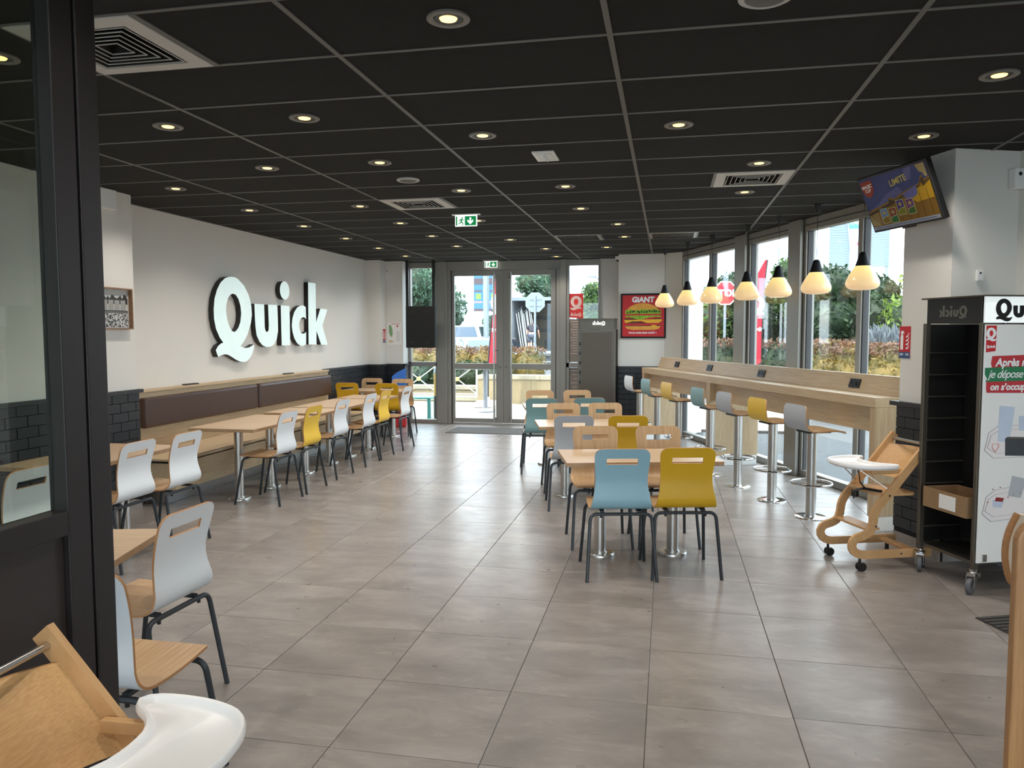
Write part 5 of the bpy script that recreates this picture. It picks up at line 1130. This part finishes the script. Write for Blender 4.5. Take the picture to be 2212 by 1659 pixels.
for k in range(5):
    x = -2.2+k*.95*1.0; MB().box(x-.018, x+.018, -.018, .018, 0, .78).build('post', M_RAILW, rl_)
    if k < 4:
        for z0, z1 in ((.08, .74), (.74, .08)): MB().tube([(x+.02, 0, z0), (x+.93, 0, z1)], .013, 6).build('cross_bar', M_RAILW, rl_)
        MB().lathe([(.05, -.02), (.05, .02)], 12, M=Matrix.Translation((x+.475, 0, .41)) @ Matrix.Rotation(PI/2, 4, 'X')).build('hub', M_GOLD, rl_)
for z in (.06, .76): MB().box(-2.2, 1.6, -.012, .012, z-.012, z+.012).build('rail', M_RAILW, rl_)
t = thing('sandbag', 'white sandbag lying by the stone wall', 'bag', (-3.93, 16.05, -.012)); MB().lathe([(.001, 0), (.16, .01), (.19, .05), (.14, .09), (.001, .10)], 18, M=Matrix.Diagonal((1.3, .7, 1, 1))).build('bag', M_WPLAS, t, smooth=True); MB().tube([(.24, 0, .05), (.30, .01, .06)], .02, 8).build('tied_end', M_WPLAS, t)
mt = thing('banner_mast', 'tall mast with two blue banners beyond the car park', 'sign', (-7.85, 33, -.06)); MB().cyl((0, 0, 0), (0, 0, 6.5), .12, 16).build('mast', M_GALV, mt, smooth=True); M_BANB = mat('banner_blue', (62, 112, 168), .6, var=.06, vscale=.8); M_BAND2 = mat('banner_brown', (84, 72, 76), .6)
for x0, x1 in ((-.56, -.13), (.13, .58)):
    bn = MB().box(x0, x1, -.01, .01, 2.65, 4.55).build('banner', M_BANB, mt)
    def bb(nm, a, b, z0, z1, m): MB().box(x0+a, x0+b, -.014, .014, z0, z1).build(nm, m, bn)
    w_ = x1-x0; bb('lower_bar', 0, w_, 2.60, 2.72, M_BAND2); bb('upper_bar', 0, w_, 3.78, 4.05, M_BAND2); bb('name_strip', .03, w_-.05, 3.46, 3.53, M_BAND2); bb('green_square', .10, w_-.10, 3.14, 3.38, mat('banner_green', (120, 188, 66), .6)); bb('name_strip', .02, w_-.04, 2.97, 3.05, mat('banner_rose', (168, 128, 122), .6))
    bb('print_line', .05, w_-.07, 3.485, 3.505, M_PRINTW) if False else None
bd = thing('board_sign', 'tall grey slatted board sign with a blue banner', 'sign', (8.1, 36, -.06)); M_SLAT = mat('slat_grey', (120, 134, 148), .5)
for x0, x1 in ((-1.2, -.36), (.42, 1.25)):
    for k in range(22): MB().box(x0, x1, -.03, .03, 4.5+k*.115, 4.5+k*.115+.108).build('slat', M_SLAT, bd)
    MB().box(x1-.16, x1-.02, .0, .14, 0, 7.0).build('post', M_GALV, bd)
fb = MB().prism([(-.55, 6.9), (.30, 6.9), (.42, 4.5), (-.28, 4.5)], -.08, -.04, 0, Matrix(((1, 0, 0, 0), (0, 0, 1, 0), (0, 1, 0, 0), (0, 0, 0, 1)))).build('banner', mat('board_pale', (188, 208, 236), .6), bd)
MB().prism([(-.52, 6.9), (.30, 6.9), (.33, 6.15), (-.42, 6.15)], -.10, -.08, 0, Matrix(((1, 0, 0, 0), (0, 0, 1, 0), (0, 1, 0, 0), (0, 0, 0, 1)))).build('blue_field', mat('board_blue', (84, 142, 178), .6), fb)
put('lettering', text_mesh('PARK', .26, .008, .001), mat('print_sand', (226, 214, 180), .5), fb, F_front(-.07, -.105, 6.4)); put('round_logo', poly_mesh(ring(ell(.12, 5.5, .2, .16, 20), .4), .002), mat('logo_pink', (214, 70, 96), .5), fb, F_front(0, -.085, 0))
for lb, x, y, z, dx in (('street lamp far beyond the entrance window', -4.96, 50, 5.25, .8), ('street lamp above the open truck', -9.7, 60, 5.3, .9)):
    t = thing('street_lamp', lb, 'lamp post', (x+dx, y, -.06)); MB().tube([(0, 0, 0), (0, 0, z-.6), (-dx*.2, 0, z-.2), (-dx*.6, 0, z)], .05, 8).build('mast', M_GALV, t); MB().box(-dx-.12, -dx*.5, -.1, .1, z-.03, z+.08).build('lamp_head', mat('lamp_blue_grey', (120, 140, 170), .5), t, bevel=.03)
t = thing('no_entry_sign', 'round red rimmed road sign by the parked cars', 'sign', (-8.6, 29, -.06)); MB().cyl((0, .03, 0), (0, .03, 2.0), .03, 8).build('post', M_GALV, t); put('plate', poly_mesh([ell(0, 0, .3, .3, 24)], .004), M_PRINTW, t, F_front(0, 0, 1.75)); put('red_rim', poly_mesh(ring(ell(0, 0, .3, .3, 24), .25), .001), M_RED, t, F_front(0, -.006, 1.75))
t = thing('house', 'low grey roofed building beyond the trees', 'building', (1.0, 48, 0)); MB().box(-4, 3.4, 0, 5, 0, 3.2).build('wall', M_COPE, t); MB().add([(-4.4, -.4, 3.2), (3.8, -.4, 3.2), (3.8, 5.4, 3.2), (-4.4, 5.4, 3.2), (-3.6, 2.5, 4.3), (3.0, 2.5, 4.3)], [(0, 1, 5, 4), (2, 3, 4, 5), (1, 2, 5), (3, 0, 4), (0, 3, 2, 1)]).build('roof', mat('grey_roof', (176, 184, 190), .6), t)

# ------------------------------------------------------------------ vehicles
M_CGLASS = mat('car_glass', (42, 58, 74), .08, spec=.8, coat=.5); M_TYRE = mat('tyre', (30, 30, 32), .8); M_HEAD = mat('headlamp', (220, 226, 232), .1, metal=.4); M_TAIL = mat('tail_lamp', (190, 24, 30), .3)
def car(label, loc, rz, paint, rear=False, suv=0.):
    t = thing('parked_car', label, 'car', loc, rz); hb = suv*.18; hr = suv*.22; K = Matrix(((0, 0, 1, 0), (1, 0, 0, 0), (0, 1, 0, 0), (0, 0, 0, 1)))
    MB().prism([(-2.08, .34), (-2.12, .62), (-2.02, .80+hb), (-1.15, .95+hb), (1.65, .99+hb), (2.08, .94+hb), (2.12, .5), (2.06, .32)], -.87, .87, 0, K).build('body', paint, t, bevel=.06, bseg=3)
    b = [(-1.2, .80), (1.85 if not suv else 2.0, .80)]; zt_ = 1.47+hr; zb = .93+hb
    g = [(-.80, -1.2, zb), (.80, -1.2, zb), (.80, b[1][0], zb), (-.80, b[1][0], zb), (-.60, -.38, zt_), (.60, -.38, zt_), (.60, 1.25+.4*suv, zt_-.02), (-.60, 1.25+.4*suv, zt_-.02)]
    MB().add(g, [(0, 3, 2, 1), (4, 5, 6, 7), (0, 1, 5, 4), (1, 2, 6, 5), (2, 3, 7, 6), (3, 0, 4, 7)]).build('roof', paint, t, bevel=.05, bseg=3)
    for nm, q in (('windscreen', (0, 1, 5, 4)), ('side_window', (1, 2, 6, 5)), ('rear_window', (2, 3, 7, 6)), ('side_window', (3, 0, 4, 7))):
        P = [Vector(g[i]) for i in q]; c = sum(P, Vector())/4; nn = (P[1]-P[0]).cross(P[3]-P[0]).normalized(); I = [c+(p-c)*(.86 if nm == 'windscreen' else .8)+nn*.012 for p in P]; J = [p-nn*.03 for p in I]
        MB().add(I+J, [(0, 1, 2, 3), (7, 6, 5, 4), (0, 4, 5, 1), (1, 5, 6, 2), (2, 6, 7, 3), (3, 7, 4, 0)]).build(nm, M_CGLASS, t)
    for x in (-.80, .80):
        for y in (-1.3, 1.3):
            w_ = MB().lathe([(.20, -.10), (.31, -.10), (.33, -.07), (.33, .07), (.31, .10), (.20, .10)], 22, M=Matrix.Translation((x, y, .33)) @ Matrix.Rotation(PI/2, 4, 'Y')).build('wheel', M_TYRE, t, smooth=True); MB().lathe([(.20, -.09), (.20, .09)], 18, M=Matrix.Translation((x, y, .33)) @ Matrix.Rotation(PI/2, 4, 'Y')).build('hub', M_GALV, w_)
        MB().box(min(x*.7, x*1.02), max(x*.7, x*1.02), -2.12, -1.95, .62, .76).build('headlamp', M_HEAD, t, bevel=.02); MB().box(min(x*.78, x*1.03), max(x*.78, x*1.03), 2.0, 2.13, .72, .92+hb).build('tail_lamp', M_TAIL, t, bevel=.02)
        MB().box(min(x*1.02, x*1.24), max(x*1.02, x*1.24), -1.0, -.88, .95+hb, 1.07+hb).build('mirror', paint, t, bevel=.02)
    MB().box(-.45, .45, -2.14, -2.06, .46, .60).build('grille', M_BLACK, t); return t
M_CW = mat('car_white', (176, 182, 188), .2, coat=.5); M_CS = mat('car_silver', (134, 144, 152), .22, metal=.4, coat=.4); M_CD = mat('car_dark', (70, 76, 84), .2, coat=.5)
car('white car facing the terrace shrubs', (-5.6, 23.7, -.06), .12, M_CW); car('silver car parked near the banner mast', (-8.45, 28.0, -.06), .1, M_CS); car('white off-roader seen from the rear', (-9.1, 35, .25), PI+.1, M_CW, suv=1.); car('silver car beside the bright green bush', (-10.6, 23.9, -.06), -.2, M_CS); car('dark car parked behind the white one facing the shrubs', (-6.4, 28.5, -.06), .08, M_CD)
tk = thing('box_truck', 'white box truck with its rear open', 'truck', (-6.10, 35.2, -.06)); M_TRW = mat('truck_white', (164, 170, 176), .4); M_TRI = mat('truck_inside', (150, 138, 112), .7)
for nm, a, m in (('side_wall', (-1.15, -1.09, 0, 5.2, .82, 3.2), M_TRW), ('side_wall', (1.09, 1.15, 0, 5.2, .82, 3.2), M_TRW), ('roof', (-1.15, 1.15, 0, 5.2, 3.2, 3.28), M_TRW), ('front_wall', (-1.09, 1.09, 5.1, 5.2, .82, 3.2), M_TRI), ('load_floor', (-1.12, 1.12, -.0, 5.2, .72, .82), M_STEELD), ('roof_edge', (-1.22, 1.22, -.06, .06, 3.14, 3.30), M_GALV), ('cab', (-1.05, 1.05, 5.5, 7.2, .5, 2.6), M_TRW), ('chassis', (-.5, .5, .2, 7.0, .45, .7), M_BLACK), ('bumper', (-1.1, 1.1, -.15, 0, .35, .50), M_TRW), ('rear_sill', (-1.12, 1.12, -.06, .02, .68, .80), M_TRW), ('tail_lift', (-1.1, 1.1, -1.05, -.06, .60, .66), M_STEELD)):
    MB().box(*a).build(nm, m, tk, bevel=.01)
for z in (1.7, 2.35): MB().box(-1.08, 1.08, 4.9, 5.08, z, z+.18).build('load_rail', M_BLACK, tk)
pl_ = MB().box(-.30, .30, -.175, -.15, .37, .49).build('number_plate', M_PRINTW, tk); MB().box(.24, .30, -.18, -.17, .37, .49).build('plate_band', M_SBLUE, pl_); put('lettering', text_mesh('230', .12, .003, .001), M_BLACKM, pl_, F_front(-.04, -.178, .43))
for x in (-.85, .85):
    for y in (1.4, 5.9): MB().lathe([(.2, -.12), (.40, -.12), (.42, -.08), (.42, .08), (.40, .12), (.2, .12)], 22, M=Matrix.Translation((x, y, .42)) @ Matrix.Rotation(PI/2, 4, 'Y')).build('wheel', M_TYRE, tk, smooth=True)
for k in range(9):
    x = -6.10-1.0+k*.085; t = thing('folded_pole', 'pale folded pole leaning inside the truck', 'pole', (x, 35.9+.1*(k % 3), .76), 0, 'poles leaning in the truck'); hh = 1.75+.07*((k*5) % 4)
    MB().tube([(.30, 0, 0), (.02, .05, hh)], .028, 8).build('tube', M_WPLAS, t); MB().tube([(.02, .05, hh), (-.01, .05, hh+.06), (.03, .05, hh+.12), (.08, .05, hh+.1)], .018, 8).build('hook', M_GALV, t)
for i, (x, z, w_, h_) in enumerate(((-5.55, .76, .6, .55), (-5.3, 1.31, .5, .3))):
    t = thing('crate', ['black crate in the open truck', 'black crate stacked on another in the truck'][i], 'crate', (x, 37.0, z)); MB().box(-w_/2, w_/2, -.25, .25, 0, h_).build('body', M_BLACKM, t, bevel=.02); MB().box(-w_/2-.02, w_/2+.02, -.27, .27, h_-.06, h_-.002).build('rim', M_BLACK, t, bevel=.01)
# person bending into the truck, seen from behind
pe = thing('person', 'person in dark shirt and shorts bending forward into the truck', 'person', (-6.12, 34.75, .605))
def skin(name, pts, edges, m, parent, sub=2):
    bm = bmesh.new(); ly = bm.verts.layers.skin.verify(); vs = []
    for i, (p, r_) in enumerate(pts):
        v = bm.verts.new(p); v[ly].radius = (r_, r_) if not isinstance(r_, tuple) else r_; v[ly].use_root = (i == 0); vs.append(v)
    for a, b in edges: bm.edges.new((vs[a], vs[b]))
    me = bpy.data.meshes.new(name); bm.to_mesh(me); bm.free(); me.materials.append(m); o = link(name, me, parent)
    o.modifiers.new('skin', 'SKIN').use_smooth_shade = True; s = o.modifiers.new('sub', 'SUBSURF'); s.levels = sub; s.render_levels = sub; return o
M_SKIN = mat('skin', (196, 146, 120), .6); M_SHIRT = mat('dark_shirt', (44, 42, 52), .85); M_SHORT = mat('grey_shorts', (70, 76, 88), .85)
B = [((0, 0, .93), .13), ((0, .10, 1.08), .125), ((0, .26, 1.24), .14), ((0, .38, 1.31), .09), ((0, .46, 1.33), .055), ((0, .55, 1.32), .085), ((0, .62, 1.28), .07)]
E_ = [(0, 1), (1, 2), (2, 3), (3, 4), (4, 5), (5, 6)]
for sx in (-1, 1):
    i = len(B); B += [((sx*.10, .0, .86), .095), ((sx*.12, -.01, .66), .08), ((sx*.13, .01, .47), .055), ((sx*.13, -.02, .30), .054), ((sx*.13, -.01, .09), .035), ((sx*.13, .04, .035), .04), ((sx*.14, .16, .03), .035)]; E_ += [(0, i)]+[(i+k, i+k+1) for k in range(6)]
    i = len(B); B += [((sx*.17, .34, 1.28), .06), ((sx*.25, .33, 1.08), .048), ((sx*.27, .40, .86), .04), ((sx*.27, .44, .80), .03), ((sx*.27, .47, .73), .028)]; E_ += [(2, i)]+[(i+k, i+k+1) for k in range(4)]
skin('body', B, E_, M_SKIN, pe)
skin('shirt', [((0, -.01, .96), .150), ((0, .10, 1.09), .152), ((0, .26, 1.25), .165), ((0, .38, 1.32), .105), ((-.18, .34, 1.28), .078), ((-.25, .33, 1.10), .066), ((.18, .34, 1.28), .078), ((.25, .33, 1.10), .066)], [(0, 1), (1, 2), (2, 3), (2, 4), (4, 5), (2, 6), (6, 7)], M_SHIRT, pe)
skin('shorts', [((0, 0, .95), .150), ((-.10, 0, .85), .12), ((-.12, -.01, .66), .105), ((-.125, 0, .52), .095), ((.10, 0, .85), .12), ((.12, -.01, .66), .105), ((.125, 0, .52), .095)], [(0, 1), (1, 2), (2, 3), (0, 4), (4, 5), (5, 6)], M_SHORT, pe)
skin('hair', [((0, .54, 1.36), .085), ((0, .60, 1.33), .078), ((0, .50, 1.35), .06)], [(0, 1), (0, 2)], mat('hair', (58, 44, 34), .8), pe)
for sx in (-1, 1):
    MB().box(sx*.13-.05, sx*.13+.05, -.07, .22, 0, .085).build('shoe', M_BLACK, pe, bevel=.03)
